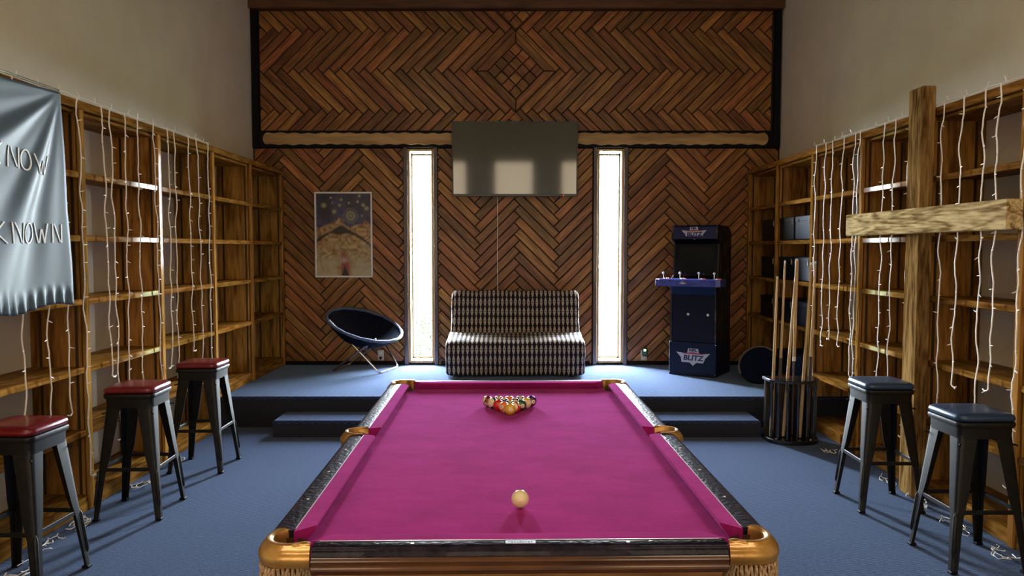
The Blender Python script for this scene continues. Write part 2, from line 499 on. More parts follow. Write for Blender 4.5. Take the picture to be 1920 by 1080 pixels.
def herring(bx, bz, rot90, region, parent, extra=None, mirror=None, kr=range(-40, 41), ms=range(-3, 4)):
    """bx,bz: point on a stair boundary; rows horizontal (rot90 False) or columns."""
    cl = rect_clips(*region)
    for m in ms:
        for k in kr:
            for kind in 'HV':
                if kind == 'H': u, v, lu, lv, a = k * PW + PLEN / 2 - m * PLEN, k * PW + PW / 2 + m * PLEN, PLEN, PW, 0
                else: u, v, lu, lv, a = (k - .5) * PW - m * PLEN, k * PW + PLEN / 2 + m * PLEN, PLEN, PW, math.pi / 2
                X = (u + v) / S2; Z = (-u + v) / S2 - PW / (2 * S2)
                ang = -math.pi / 4 + a
                if rot90:
                    X, Z = -Z, X; ang += math.pi / 2
                x, z = bx + X, bz + Z
                if x < region[0] - .35 or x > region[1] + .35 or z < region[2] - .35 or z > region[3] + .35: continue
                cc = cl + (extra(kind, m, x, z) if extra else [])
                if mirror is None:
                    plank(x, z, ang, PLEN, PW, cc, parent)
                else:
                    # mirrored half : reflect centre, angle and clips
                    cm = [(-a_, b_, c_ - 2 * mirror * a_) for a_, b_, c_ in cc]
                    plank(2 * mirror - x, z, math.pi - ang, PLEN, PW, cm, parent)

CX = .042; ZD = 3.60; HD = .316; HO = .45
ZT, ZB_ = ZD + HO + HD + .005, ZD - HO - HD - .005
UP_Z0, UP_Z1 = 2.93, 4.262
def upper_extra(kind, m, x, z):
    out = [(1, 0, CX)]
    # rows around the central diamond
    if kind == 'V' and m == 0: out.append((1, -1, CX - ZD - HO))          # '/' above-left: keep left of edge (CX-HO,ZD)->(CX,ZD+HO)
    elif kind == 'H' and m == 0: out.append((1, 1, CX + ZD - HO))         # below-left
    elif kind == 'H' and m == 1: out.append((1, 1, CX + ZT - HD))         # top: left-below of upper small diamond
    elif kind == 'V' and m == -1: out.append((1, -1, CX - ZB_ - HD))      # bottom
    return out
XU0, XU1 = -2.835, 2.92
herring(CX - 1.5, ZD - .0, False, (XU0, CX - .004, UP_Z0, UP_Z1), wall_up, upper_extra)
herring(CX - 1.5, ZD - .0, False, (2 * CX - XU1, CX - .004, UP_Z0, UP_Z1), wall_up, upper_extra, mirror=CX)
# diamond frame of four mitred planks and its block tiles
def poly_piece(poly, name, parent, mat=M_plank, t=PT):
    cx = sum(p[0] for p in poly) / len(poly); cz = sum(p[1] for p in poly) / len(poly)
    e = max(((Vector(poly[(i + 1) % len(poly)]) - Vector(poly[i])) for i in range(len(poly))), key=lambda q: q.length)
    a = math.atan2(e.y, e.x); ca, sa = math.cos(a), math.sin(a)
    if parea(poly) < 0: poly = poly[::-1]
    poly = inset(poly, GAP / 2)
    lp = [((x - cx) * ca + (z - cz) * sa, -(x - cx) * sa + (z - cz) * ca) for x, z in poly]
    o = bpy.data.objects.new(name, MB().prism(lp, 0, t, None, .003).mesh(name, mat))
    o.matrix_world = Matrix(((ca, -sa, 0, cx), (0, 0, -1, YP - .004), (sa, ca, 0, cz), (0, 0, 0, 1)))
    return link(o, parent)
dirs = [(1, 0), (0, 1), (-1, 0), (0, -1)]
for i in range(4):
    d0, d1 = dirs[i], dirs[(i + 1) % 4]
    poly_piece([(CX + d0[0] * HD, ZD + d0[1] * HD), (CX + d0[0] * HO, ZD + d0[1] * HO), (CX + d1[0] * HO, ZD + d1[1] * HO), (CX + d1[0] * HD, ZD + d1[1] * HD)], 'plank', wall_up)
for zc in (ZD, ZT, ZB_):
    for i in range(4):
        for j in range(4):
            q = HD / 4
            cx_ = CX + (i - j) * q; cz_ = zc + (i + j - 3) * q
            poly = [(cx_ + q, cz_), (cx_, cz_ + q), (cx_ - q, cz_), (cx_, cz_ - q)]
            for c in rect_clips(-9, 9, UP_Z0, UP_Z1): poly = clip(poly, *c) if len(poly) > 2 else []
            if len(poly) > 2 and abs(parea(poly)) > 1e-3: poly_piece(poly, 'block_tile', wall_up, M_plank, .02)
LZ0, LZ1 = .28, 2.735
herring(-2.16, 1.55, True, (XL + .02, -1.228, LZ0, LZ1), wall_lo)
herring(-.392, 1.52, True, (-.84, .912, LZ0, LZ1), wall_lo)
herring(2.214, 1.50, True, (1.318, XR - .02, LZ0, LZ1), wall_lo)

# strips, beam, scalloped board
tn = [0]
def trim(mb, mat, label=None):
    tn[0] += 1
    return mb.build('trim_%d' % tn[0], mat, kind='structure', label=label)
trim(MB().box((.05, YB - .03, 4.335), (5.96, .12, .13), .008), M_beam, 'long brown beam above the herringbone panel')
trim(MB().box((.05, YB - .045, 4.43), (5.96, .15, .05), .006), M_beam)
trim(MB().box((XL + .045, YB - .005, 3.5), (.075, .05, 1.53), .004).box((XR - .05, YB - .005, 3.5), (.07, .05, 1.53), .004), M_black, 'black corner strips beside upper panel')
trim(MB().box((.05, YB + .0, 2.838), (5.94, .05, .19), .004), M_black, 'black horizontal band behind scalloped board')
top = []; bot = []
x = -2.80
n_ = 260
for i in range(n_ + 1):
    q_ = i / n_; x = -2.80 + 5.68 * (q_ if .03 < q_ < .97 else (.03 * (q_ / .03) ** 2.5 if q_ <= .03 else 1 - .03 * ((1 - q_) / .03) ** 2.5))
    e = min(1, (x + 2.80) / .05, (2.88 - x) / .05)
    e = math.sqrt(max(0, 1 - (1 - e) ** 2))
    top.append((x, 2.838 + (.063 + .006 * math.sin(x * 2 * math.pi / .155) + .003 * math.sin(x * 9)) * e))
    bot.append((x, 2.838 - (.063 + .006 * math.sin(x * 2 * math.pi / .165 + 1) + .003 * math.sin(x * 7)) * e))
mb = MB(); ring = bot[1:] + top[::-1][1:]
vs = [(p[0], YB - .025, p[1]) for p in ring] + [(p[0], YB - .045, p[1]) for p in ring]
n2 = len(ring); m_ = len(bot) - 1
fs = [(i, n2 + i, n2 + (i + 1) % n2, (i + 1) % n2) for i in range(n2)]
for i in range(m_ - 1):
    fs.append((n2 + i, n2 + i + 1, n2 + (n2 - 2 - i) % n2, n2 + (n2 - 1 - i) % n2))
mb.add(vs, fs)
trim(mb, M_tan, 'long pale pine board with scalloped edges')
for wi, (a, b) in enumerate(WINX):
    out = -1 if wi == 0 else 1
    w = MB()
    zc, hh = (WZ0 + WZ1) / 2, WZ1 - WZ0
    # sash frame
    for xx_ in (a + .035, b - .035): w.box((xx_, YB + .13, zc), (.018, .03, hh - .06), .002)
    for zz in (WZ0 + .045, WZ1 - .05): w.box(((a + b) / 2, YB + .13, zz), (b - a - .055, .03, .022), .002)
    win = w.build('window_%d' % (wi + 1), M_sash, kind='structure', label='tall narrow window %s of the patterned sofa' % ('left' if wi == 0 else 'right'))
    j = MB()
    for xx_, in ((a + .013,), (b - .013,)): j.box((xx_, YB + .08, zc), (.026, .17, hh), .002)
    j.box(((a + b) / 2, YB + .08, WZ1 - .012), (b - a - .05, .17, .024), .002).box(((a + b) / 2, YB + .07, WZ0 + .012), (b - a - .05, .19, .026), .003)
    j.build('window_jamb', M_jamb, win)
    MB().box(((a + b) / 2, YB + .13, zc), (b - a - .07, .004, hh - .1)).build('pane', M_glass, win)
    c = MB()
    for xx_ in (a - .022, b + .022): c.box((xx_, YB - .008, (PH + 2.745) / 2), (.044, .055, 2.745 - PH), .004)
    c.build('window_casing', M_trim, win)
trim(MB().box((-2.07, YB - .005, .295), (1.7, .03, .045), .004).box((.04, YB - .005, .295), (1.7, .03, .045), .004).box((2.17, YB - .005, .295), (1.7, .03, .045), .004), M_black, 'low dark skirting on the platform')

# ---- outside : ground and shrub
M_ground = noisy('lawn', (.05, .08, .02), (.10, .13, .04), 2, .9)
MB().box((0, 40, -.35), (160, 62, .1)).build('ground_outside', M_ground, kind='structure')
M_leaf = plain('shrub_leaf', (.010, .018, .004), .8, spec=.1)
lf = MB()
for i in range(1500):
    th = rnd.uniform(0, 6.28); ph = math.acos(rnd.uniform(-.2, 1)); rr = rnd.uniform(.75, 1.05)
    p = Vector((math.cos(th) * math.sin(ph) * .42 * rr, math.sin(th) * math.sin(ph) * .3 * rr, .62 * math.cos(ph) * rr))
    p.z += rnd.uniform(-.1, .1)
    M = Matrix.Translation(p) @ Matrix.Rotation(rnd.uniform(0, 6.28), 4, Vector((rnd.random(), rnd.random(), rnd.random() + .01)).normalized())
    l = rnd.uniform(.02, .04)
    lf.add([M @ Vector(q) for q in ((-l, 0, 0), (0, -l * .4, 0), (l, 0, 0), (0, l * .4, .004))], [(0, 1, 2, 3)])
sh = thing('shrub', 'small leafy shrub outside the left window', 'shrub', (-1.22, 10.0, -.3))
lf.build('foliage', M_leaf, sh, kind='stuff', loc=(0, 0, .35))
MB().tube([(0, 0, 0), (.02, 0, .3), (0, .02, .6)], [.02, .015, .008], 6).tube([(0, 0, .2), (.15, .02, .6)], .008, 5).tube([(0, 0, .2), (-.15, -.02, .6)], .008, 5).build('stem', plain('shrub_stem', (.08, .05, .03), .8), sh)

# ------------------------------------------------------------------ bookcases
LEV = [.50, .885, 1.30, 1.685, 2.065]
def bay(side, xf, y0, y1, zb, label, last=False, skip=()):
    s = -1 if side == 'l' else 1
    xw = (XL if s < 0 else XR) - s * .004
    dep = abs(xw - xf)
    root = thing('bookcase', label, 'bookcase', (xf, (y0 + y1) / 2, zb), 0, 'built in bookcase bays on the %s' % ('left' if s < 0 else 'right'))
    L = (y1 - y0); H = 2.44 - zb
    g = lambda d: s * d          # depth direction into the wall
    for q, yy in (('n', -L / 2 + .013), ('f', L / 2 - .013)):
        MB().box((g(dep / 2 + .01), yy, H / 2), (dep - .02, .02, H - .002), .001).build('side_panel', M_shz, root)
        dr = -1 if q == 'f' else 1
        for d in (.045, dep - .06):
            p = MB().box((g(d), yy + dr * .0125, H / 2 + .02), (.015, .005, H - .1))
            p.build('shelf_standard', M_std, root)
    for z in LEV:
        if z - zb < .3 and zb > 0: continue
        if z in skip: continue
        zz = z - zb
        b = MB().box((g(dep / 2 + .008), 0, zz - .012), (dep - .02, L - .058, .02), .001)
        b.box((g(.006), 0, zz - .02), (.02, L - .06, .038), .004)
        b.build('shelf', M_shy, root)
    MB().box((g(dep / 2 + .01), 0, .085), (dep - .024, L - .048, .02), .001).box((g(.012), 0, .045), (.022, L - .056, .088), .004).build('bottom_board', M_shy, root)
    MB().box((g(dep / 2 + .012), 0, H - .015), (dep - .03, L - .048, .02), .001).build('top_board', M_shy, root)
    MB().box((g(0), -L / 2, H / 2), (.022, .048, H - .004), .003).build('stile', M_shz, root)
    if last:
        MB().box((g(0), L / 2 - .03, H / 2), (.022, .048, H - .004), .003).build('stile', M_shz, root)
    return root
LX, RX = -2.6, 2.68
LY = [2.536, 3.52, 4.506, 5.49, 6.476, 7.405, 8.44]
LLAB = ['left bookcase bay nearest the camera, mostly outside the frame', 'left bookcase bay partly covered by the grey satin banner', 'left bookcase bay just right of the banner, with four light strands', 'left bookcase bay ending at the platform edge, hung with lights', 'left bookcase bay on the platform without light strands', 'dark corner bookcase bay left of the framed poster']
LLAB[0] = 'left bookcase bay hidden behind the hanging satin banner'
for i in range(6):
    bay('l', LX, LY[i], LY[i + 1], PH if i >= 4 else 0, LLAB[i], last=(i == 5))
RY = [2.08, 2.99, 3.90, 4.80, 5.71, 6.64, 7.53, 8.44]
RLAB = ['right bookcase bay nearest the camera at the frame edge', 'right bookcase bay beyond the frame edge stile', 'right bookcase bay under the long arm of the cross', 'right bookcase bay directly behind the wooden cross post', 'right bookcase bay between cross and cue rack', 'right bookcase bay on platform holding rows of dark boxes', 'dark corner bookcase bay behind the arcade cabinet']
for i in range(1, 7):
    bay('r', RX, RY[i], RY[i + 1], PH if i >= 5 else 0, RLAB[i], last=(i == 6))
for s, xf, ya, xw in ((-1, LX, 2.5, XL), (1, RX, 2.95, XR)):
    trim(MB().box((xf + s * .0, (ya + 8.44) / 2, 2.463), (.03, 8.44 - ya, .052), .004).box(((xf + xw) / 2, (ya + 8.44) / 2, 2.45), (abs(xw - xf) - .03, 8.44 - ya, .018), .001), M_shy, 'honey wood cap rail along the %s bookcases' % ('left' if s < 0 else 'right'))

# storage boxes
M_box = plain('navy_box', (.004, .010, .030), .5, spec=.25)
M_box2 = plain('black_box', (.002, .0025, .004), .5, spec=.2)
def sbox(y0, y1, z, h, mat, label):
    t = thing('storage_box', label, 'box', (RX + .15, (y0 + y1) / 2, z), 0, 'dark boxes on the right shelves')
    w = y1 - y0
    MB().box((0, 0, h / 2), (.27, w - .01, h - .004), .006).build('box_body', mat, t)
    MB().box((0, 0, h - .028), (.276, w - .004, .05), .006).build('box_lid', mat, t)
    MB().box((-.139, -w / 2 + .05, h - .05), (.006, .022, .055), .002).build('clasp', M_chrome, t)
    MB().cyl((-.137, w / 4, h - .045), .014, -.004, 12, axis='x').build('finger_hole', M_black, t)
rows = [(1.687, 'top row'), (1.302, 'second row'), (.887, 'third row'), (PH + .098, 'bottom row')]
for z, nm in rows:
    hh = .225
    sbox(6.69, 7.08, z, hh, M_box, 'navy storage box nearest the cue rack, %s of right shelves' % nm)
    sbox(7.10, 7.49, z, hh, M_box2, 'black storage box left of the navy one, %s of right shelves' % nm)
    if nm != 'bottom row':
        sbox(7.60, 8.02, z, hh, M_box2, 'black storage box in the dark corner bay, %s' % nm)

# ------------------------------------------------------------------ string lights
def string_lights(s, xf, us, label, y0, y1):
    root = thing('string_lights', label, 'string lights', (xf, (y0 + y1) / 2, 2.5))
    oy = (y0 + y1) / 2
    def wy(i): return rnd.uniform(-1, 1) * i
    xs_ = -s * .024
    pts = []; y = y0
    while y <= y1:
        pts.append((xs_ * rnd.uniform(-.6, .9), y - oy, .0 + rnd.uniform(.0, .012))); y += .06
    mw = MB().tube(pts, .0035, 5)
    for p in pts[::3]:
        d = Vector((rnd.uniform(-.3, .3), rnd.uniform(-.6, .6), 1)).normalized() * .035
        mw.tube([p, Vector(p) + d], .003, 4)
    mw.build('main_wire', M_wire, root)
    for u, end in us:
        Y = abs(xf + xs_) * 1390 / abs(u - 960)
        m = MB(); pts = []; z = 2.50
        ph1, ph2 = rnd.uniform(0, 6), rnd.uniform(0, 6)
        drift = rnd.uniform(-.02, .02)
        while z > end:
            yy = Y + .007 * math.sin(z * 11 + ph1) + .005 * math.sin(z * 27 + ph2) + wy(.0025) + drift * (2.5 - z)
            xx_ = xf + xs_ + .004 * math.sin(z * 17 + ph2) - s * (.006 if abs(z - 2.45) > .08 else 0)
            pts.append((xx_ - xf, yy - oy, z - 2.5)); z -= .035
        # curl at the end
        p = pts[-1]
        for k in range(1, 5): pts.append((p[0], p[1] + .012 * k * (1 if ph1 > 3 else -1), p[2] - .012 * math.sin(k * .7)))
        m.tube(pts, .0042, 5)
        nb = rnd.randint(2, 4)
        for i in range(nb, len(pts) - 2, 3):
            if rnd.random() < .15: continue
            d = Vector((-s * rnd.uniform(0, .5), rnd.choice((-1, 1)) * rnd.uniform(.5, 1), rnd.uniform(-.5, .3))).normalized() * .03
            m.tube([pts[i], Vector(pts[i]) + d * .6, Vector(pts[i]) + d], [.0035, .0035, .0015], 4)
        m.build('light_strand', M_wire, root)
    return root
def tangle(root, spots):
    oy = root.location.y; ox = root.location.x
    for (x, y, r) in spots:
        m = MB()
        for q in range(2):
            a = rnd.uniform(0, 6); pts = []
            cx, cy = x + rnd.uniform(-.03, .03), y + rnd.uniform(-.08, .08)
            for i in range(11):
                a += rnd.uniform(.1, .8)
                pts.append((cx + math.cos(a) * r * .5 * rnd.uniform(.6, 1) - ox, cy + math.sin(a) * r * rnd.uniform(.6, 1) + i * .006 - oy, .006 + .012 * rnd.random() - 2.5))
            m.tube(pts, .0026, 4)
            for p in pts[::3]:
                m.tube([p, (p[0] + rnd.uniform(-.025, .025), p[1] + rnd.uniform(-.025, .025), p[2] + .012)], .0028, 4)
        m.build('loose_wire', M_wire, root)
E_ = lambda a, b: rnd.uniform(a, b)
rl = string_lights(-1, LX, [(36, .25), (82, .5), (120, .62), (154, .2), (198, .75), (213, .35), (240, .6), (263, .55), (293, .45), (320, .7), (332, .6), (357, .75), (374, .66), (393, .6)], 'white icicle light strands hanging over the left bookcases', 3.6, 6.42)
tangle(rl, [(-2.50, 4.25, .10), (-2.48, 4.9, .10), (-2.50, 5.5, .08), (-2.42, 3.55, .12), (-2.5, 3.85, .1)])
rr_ = string_lights(1, RX, [(1526, .45), (1544, .75), (1557, .85), (1577, .8), (1598, .6), (1606, .55), (1653, .4), (1673, .35), (1699, .3), (1760, .45), (1797, .75), (1838, .7), (1864, .8), (1915, .3)], 'white icicle light strands hanging over the right bookcases', 3.88, 6.6)
tangle(rr_, [(2.55, 4.55, .09), (2.56, 4.15, .12), (2.58, 4.95, .08), (2.56, 3.75, .12), (2.5, 5.75, .06)])

# ------------------------------------------------------------------ wooden cross
M_crz = wood('cross_beam_upright', (.09, .042, .012), (.36, .21, .075), 'z', 7.0, .6, .0, .05, 3.4, .3, .8, spec=0)
M_cry = wood('cross_beam_arm', (.22, .13, .045), (.80, .60, .30), 'y', 8, .6, .0, .05, 4.2, .3, .8, spec=0)
cr = thing('wooden_cross', 'tall rough timber cross leaning on the right bookcases', 'cross', (2.61, 4.77, 0))
MB().box((0, 0, 1.31), (.085, .165, 2.62), .006).build('upright_beam', M_crz, cr)
ar = MB().box((-.087, -.14, 1.775), (.085, 1.80, .155), .006)
ar.build('cross_arm', M_cry, cr)

# ------------------------------------------------------------------ banner
M_satin, t_, b_ = nt('grey_satin')
b_.inputs['Base Color'].default_value = (.075, .105, .125, 1)
b_.inputs['Roughness'].default_value = .40
b_.inputs['Specular IOR Level'].default_value = .2
ban = thing('banner', 'grey satin banner with white KNOW and KNOWN lettering on left bookcases', 'banner', (LX + .045, 4.17, 2.47))
def ban_pt(u, v):
    """u: 0 right(far) edge .. 1 near edge ; v: 0 top .. 1 bottom -> local"""
    W_, H_ = 1.75, 1.19
    y = -u * W_; z = -v * H_
    a = math.atan2(v * H_, u * W_ + 1e-6)                # angle of rays from the far top corner
    r = math.hypot(u * W_, v * H_)
    d = .055 * min(1, r / .7) * (math.sin(a * 13 + .6) * .6 + math.sin(a * 23 + 2) * .28)
    d *= (1 - .4 * u) * .30
    d += .006 * math.sin(u * 13 + v * 3) * v
    wid = .10 * math.sin(math.pi * min(1, v * 1.1)) ** 2 * (1 - u)
    if v > .9: d += .012 * math.sin(u * 150) * (v - .9) / .1; 
    y += .05 * v * (1 - u) - .06 * max(0, .25 - abs(v - .55)) * (1 - u)
    z += -.03 * math.sin(math.pi * u) * (1 - v) + .018 * math.sin(u * 18) * v
    return (.045 + d, y, z)
P = [[ban_pt(i / 110, j / 80) for j in range(81)] for i in range(111)]
mb = MB().grid(P)
clo = mb.build('satin_cloth', M_satin, ban, smooth=180)
mod = clo.modifiers.new('thickness', 'SOLIDIFY'); mod.thickness = .003
# letters as strokes laid on the cloth
M_let = plain('white_print', (.95, .96, .96), .5)
def on_cloth(Y, Z):
    Y = Y * .984 + .02
    u = (4.17 - Y) / 1.75; v = (2.47 - Z) / 1.19
    for _ in range(4):
        p = ban_pt(u, v)
        u += (p[1] - (Y - 4.17)) / 1.75; v += (p[2] - (Z - 2.47)) / 1.19
    p = ban_pt(u, v)
    return Vector(p) + Vector((.0045, 0, 0))
def strokes(y0, y1, z0, z1, segs, mb, w=.0036):
    for sg in segs:
        pts = []
        for k in range(len(sg) - 1):
            (a0, b0), (a1, b1) = sg[k], sg[k + 1]
            for q in range(5):
                t = q / 4
                pts.append((y0 + (y1 - y0) * (a0 + (a1 - a0) * t), z0 + (z1 - z0) * (b0 + (b1 - b0) * t)))
        for k in range(len(pts) - 1):
            (ya, za), (yb, zb) = pts[k], pts[k + 1]
            d = Vector((yb - ya, zb - za))
            if d.length < 1e-6: continue
            d.normalize(); nrm = Vector((-d.y, d.x)) * w
            q = [on_cloth(ya + nrm.x, za + nrm.y), on_cloth(yb + nrm.x, zb + nrm.y), on_cloth(yb - nrm.x, zb - nrm.y), on_cloth(ya - nrm.x, za - nrm.y)]
            mb.add(q + [p + Vector((-.003, 0, 0)) for p in q], [(0, 1, 2, 3), (7, 6, 5, 4), (0, 4, 5, 1), (1, 5, 6, 2), (2, 6, 7, 3), (3, 7, 4, 0)])
GL = {'K': [[(0, 0), (0, 1)], [(.75, 1), (.12, .5), (.8, 0)]],
      'N': [[(0, 0), (0, 1)], [(.16, 1), (.72, .05)], [(.85, 0), (.85, 1)]],
      'O': [[(.5 + .5 * math.cos(a * math.pi / 8), .5 + .5 * math.sin(a * math.pi / 8)) for a in range(17)]],
      'W': [[(0, 1), (.28, 0)], [(.36, 0), (.52, .7)], [(.56, .7), (.72, 0), (.98, 1)]]}
for ch, a, b, z0, z1 in [('K', 3.635, 3.725, 2.02, 2.125), ('N', 3.765, 3.86, 2.012, 2.118), ('O', 3.862, 3.937, 2.008, 2.112), ('W', 3.965, 4.09, 1.998, 2.102),
                         ('K', 3.64, 3.74, 1.628, 1.735), ('N', 3.765, 3.865, 1.628, 1.735), ('O', 3.872, 3.95, 1.63, 1.735), ('W', 3.965, 4.065, 1.632, 1.738), ('N', 4.10, 4.185, 1.634, 1.738)]:
    lm = MB(); strokes(a, b, z0, z1, GL[ch], lm)
    lm.build('letter', M_let, ban, label='white thin capital letter ' + ch)
MB().tube([(.03, .01, .012), (.03, -1.75, .012)], .006, 8).build('hanging_rod', M_chrome, ban)

# ------------------------------------------------------------------ bar stools
def stool(label, cat_mat, loc, rz, group, cush_label):
    t = thing('bar_stool', label, 'stool', loc, rz, group)
    T, B, Hm = .128, .195, .745
    legp = []
    for sx in (-1, 1):
        for sy in (-1, 1):
            m = MB(); rows_ = []
            for k in range(9):
                f = k / 8
                z = Hm - .015 - f * (Hm - .015)
                c = T + (B - T) * f
                w = .085 * (1 - f) + .030 * f
                if f > .62: w = .030 + .012 * (1 - f) / .38
                else: w = .052 + (.092 - .052) * (1 - f / .62) ** 1.1
                # rounded L section, outside corner at (c,c)
                sec = [(c - w, c), (c - w * .35, c), (c - w * .1, c - w * .03), (c - w * .03, c - w * .1), (c, c - w * .35), (c, c - w)]
                inner = [(c - .006, c - w), (c - .008, c - w * .4), (c - w * .18, c - w * .18), (c - w * .4, c - .008), (c - w, c - .006)]
                rows_.append([(sx * x, sy * y, z) for x, y in sec + inner])
            n = len(rows_[0])
            vs = [p for r_ in rows_ for p in r_]; fs = []
            for i in range(len(rows_) - 1):
                for k in range(n):
                    k2 = (k + 1) % n
                    fs.append((i * n + k, i * n + k2, (i + 1) * n + k2, (i + 1) * n + k))
            fs.append(tuple(range(n))); fs.append(tuple((len(rows_) - 1) * n + k for k in range(n))[::-1])
            if sx * sy < 0: fs = [f[::-1] for f in fs]
            m.add(vs, fs)
            leg = m.build('leg', M_metal, t, smooth=50)
            # pressed rib low on the corner
            r = MB()
            z0, z1 = .08, .30
            def cc(z): return T + (B - T) * (1 - z / (Hm - .015))
            pts = [(sx * (cc(z) - .003), sy * (cc(z) - .003), z) for z in (z0, z0 + .02, z1 - .02, z1)]
            r.tube(pts, [.003, .010, .010, .003], 8)
            r.build('pressed_rib', M_metal, leg, smooth=True)
            MB().box((sx * (B - .014), sy * (B - .014), .008), (.036, .036, .016), .004).build('rubber_foot', M_black, leg)
    def rr(h, r, n=4):
        out = []
        for qx, qy, a0 in ((1, 1, 0), (-1, 1, 90), (-1, -1, 180), (1, -1, 270)):
            for k in range(n + 1):
                a = R(a0 + 90 * k / n); out.append((qx * (h - r) + r * math.cos(a), qy * (h - r) + r * math.sin(a)))
        return out
    # seat pan with skirt
    m = MB(); rings = []
    for h, r, z in ((.133, .03, Hm - .085), (.136, .032, Hm - .085), (.139, .034, Hm - .03), (.146, .036, Hm - .028), (.150, .036, Hm - .012), (.147, .034, Hm - .003), (.138, .03, Hm)):
        rings.append([(x, y, z) for x, y in rr(h, r)])
    n = len(rings[0]); vs = [p for g in rings for p in g]
    fs = [(i * n + k, i * n + (k + 1) % n, (i + 1) * n + (k + 1) % n, (i + 1) * n + k) for i in range(len(rings) - 1) for k in range(n)]
    fs.append(tuple((len(rings) - 1) * n + k for k in range(n)))
    m.add(vs, fs); m.build('seat_pan', M_metal, t, smooth=50)
    # cushion
    m = MB(); rings = []
    for h, r, z in ((.130, .03, Hm + .001), (.146, .04, Hm + .004), (.151, .044, Hm + .016), (.147, .042, Hm + .030), (.135, .038, Hm + .038), (.09, .03, Hm + .040), (.03, .012, Hm + .040)):
        rings.append([(x, y, z) for x, y in rr(h, r)])
    vs = [p for g in rings for p in g]
    fs = [(i * n + k, i * n + (k + 1) % n, (i + 1) * n + (k + 1) % n, (i + 1) * n + k) for i in range(len(rings) - 1) for k in range(n)]
    fs.append(tuple((len(rings) - 1) * n + k for k in range(n))); fs.append(tuple(range(n))[::-1])
    m.add(vs, fs); m.build('seat_cushion', cat_mat, t, smooth=60, label=cush_label)
    # foot rails
    c = T + (B - T) * (1 - .30 / Hm) - .006
    for i in range(4):
        m = MB()
        if i < 2: m.box((0, (1, -1)[i] * c, .30), (2 * c - .03, .008, .022), .002)
        else: m.box(((1, -1)[i - 2] * c, 0, .30), (.008, 2 * c - .03, .022), .002)
        m.build('foot_rail', M_metal, t)
    m = MB(); d = .148
    m.tube([(-d, -d, .63), (0, 0, .66), (d, d, .63)], .005, 6).tube([(-d, d, .63), (0, 0, .66), (d, -d, .63)], .005, 6)
    m.build('cross_brace', M_metal, t)
    return t
M_red = plain('red_vinyl', (.15, .003, .008), .28, coat=.4, coat_r=.12)
M_blue = plain('blue_vinyl', (.018, .045, .10), .36, coat=.25, coat_r=.2)
s1 = stool('red cushioned black metal bar stool nearest on the left, below the banner', M_red, (-2.325, 3.475, 0), R(-2), 'red cushioned bar stools on the left', 'dark red vinyl cushion')
for lab, loc, rz in (('red cushioned bar stool in the middle of the left row', (-2.275, 4.475, 0), R(3)), ('red cushioned bar stool farthest back, nearest the platform', (-2.265, 5.40, 0), R(1))):
    c = copy_tree(s1); c.location = loc; c.rotation_euler = (0, 0, rz); c['label'] = lab
s2 = stool('blue cushioned bar stool nearest the camera on the right', M_blue, (2.35, 3.76, 0), R(1), 'blue cushioned bar stools on the right', 'dark blue vinyl cushion')
c = copy_tree(s2); c.location = (2.305, 4.60, 0); c.rotation_euler = (0, 0, R(-1)); c['label'] = 'blue cushioned bar stool standing in front of the cross post'

# ------------------------------------------------------------------ pool table
PT_ = thing('pool_table', 'pool table with magenta cloth, dark rails and brass pocket castings', 'pool table', (.001, 3.17, 0), R(1.02))
NX, NY = .578, 1.155; BZ = .772; RZ = .815
FX, FY = .628, 1.205; OX, OY = .698, 1.247
CPX, CPY, CPR = .618, 1.170, .052
SPX, SPR = .668, .050
# bed with pocket notches
def arc(cx, cy, r, a0, a1, n):
    return [(cx + r * math.cos(R(a0 + (a1 - a0) * i / n)), cy + r * math.sin(R(a0 + (a1 - a0) * i / n))) for i in range(n + 1)]
bed = []
bx, by = .615, 1.19
for (sx, sy) in ((1, -1), (1, 1), (-1, 1), (-1, -1)):
    q = arc(CPX, CPY, .062, 150, 300, 8)       # for (+,+): from end side round inside to side
    q = [(sx * x, sy * y) for x, y in q]
    if sx * sy > 0: q = q[::-1]
    bed += q
    if (sx, sy) == (1, -1): bed += arc(SPX, 0, .062, 270, 90, 8)
    if (sx, sy) == (-1, 1): bed += arc(-SPX, 0, .062, 90, -90, 8)
bm_ = MB().prism(bed, BZ - .025, BZ)
bm_.build('table_bed', M_felt, PT_)
# cushions (profile nose->back), cut at the pockets
prof = [(0, .040), (.002, .043), (.012, .0435), (FX - NX, .0435), (FX - NX, .0), (.026, .0), (.004, .030), (0, .036)]
def cushion(length_a, length_b, side, cut_a, cut_b):
    """along local t from a to b, nose offset inward; cut: extra shift at the back of each end"""
    m = MB(); n = len(prof); rows_ = []
    N_ = 2
    ts = [0, .02, .98, 1]
    depth = FX - NX
    for ti, t in enumerate((0, 1)):
        r_ = []
        for (d, z) in prof:
            if t == 0: tt = length_a - cut_a * d / depth + .012 * math.exp(-d / .012)
            else: tt = length_b + cut_b * d / depth - .012 * math.exp(-d / .012)
            if side[0] == 'x': p = (side[1] * (NX + d), tt, BZ + z)
            else: p = (tt, side[1] * (NY + d), BZ + z)
            r_.append(p)
        rows_.append(r_)
    vs = rows_[0] + rows_[1]
    fs = [(k, (k + 1) % n, n + (k + 1) % n, n + k) for k in range(n)] + [tuple(range(n)), tuple(range(n, 2 * n))[::-1]]
    m.add(vs, fs)
    o = m.build('cushion', M_felt, PT_, smooth=30)
    return o
for sx in (-1, 1):
    cushion(.066, NY - .058, ('x', sx), .016, .040)
    cushion(-(NY - .058), -.066, ('x', sx), .040, .016)
for sy in (-1, 1):
    cushion(-(NX - .058), NX - .058, ('y', sy), .040, .040)
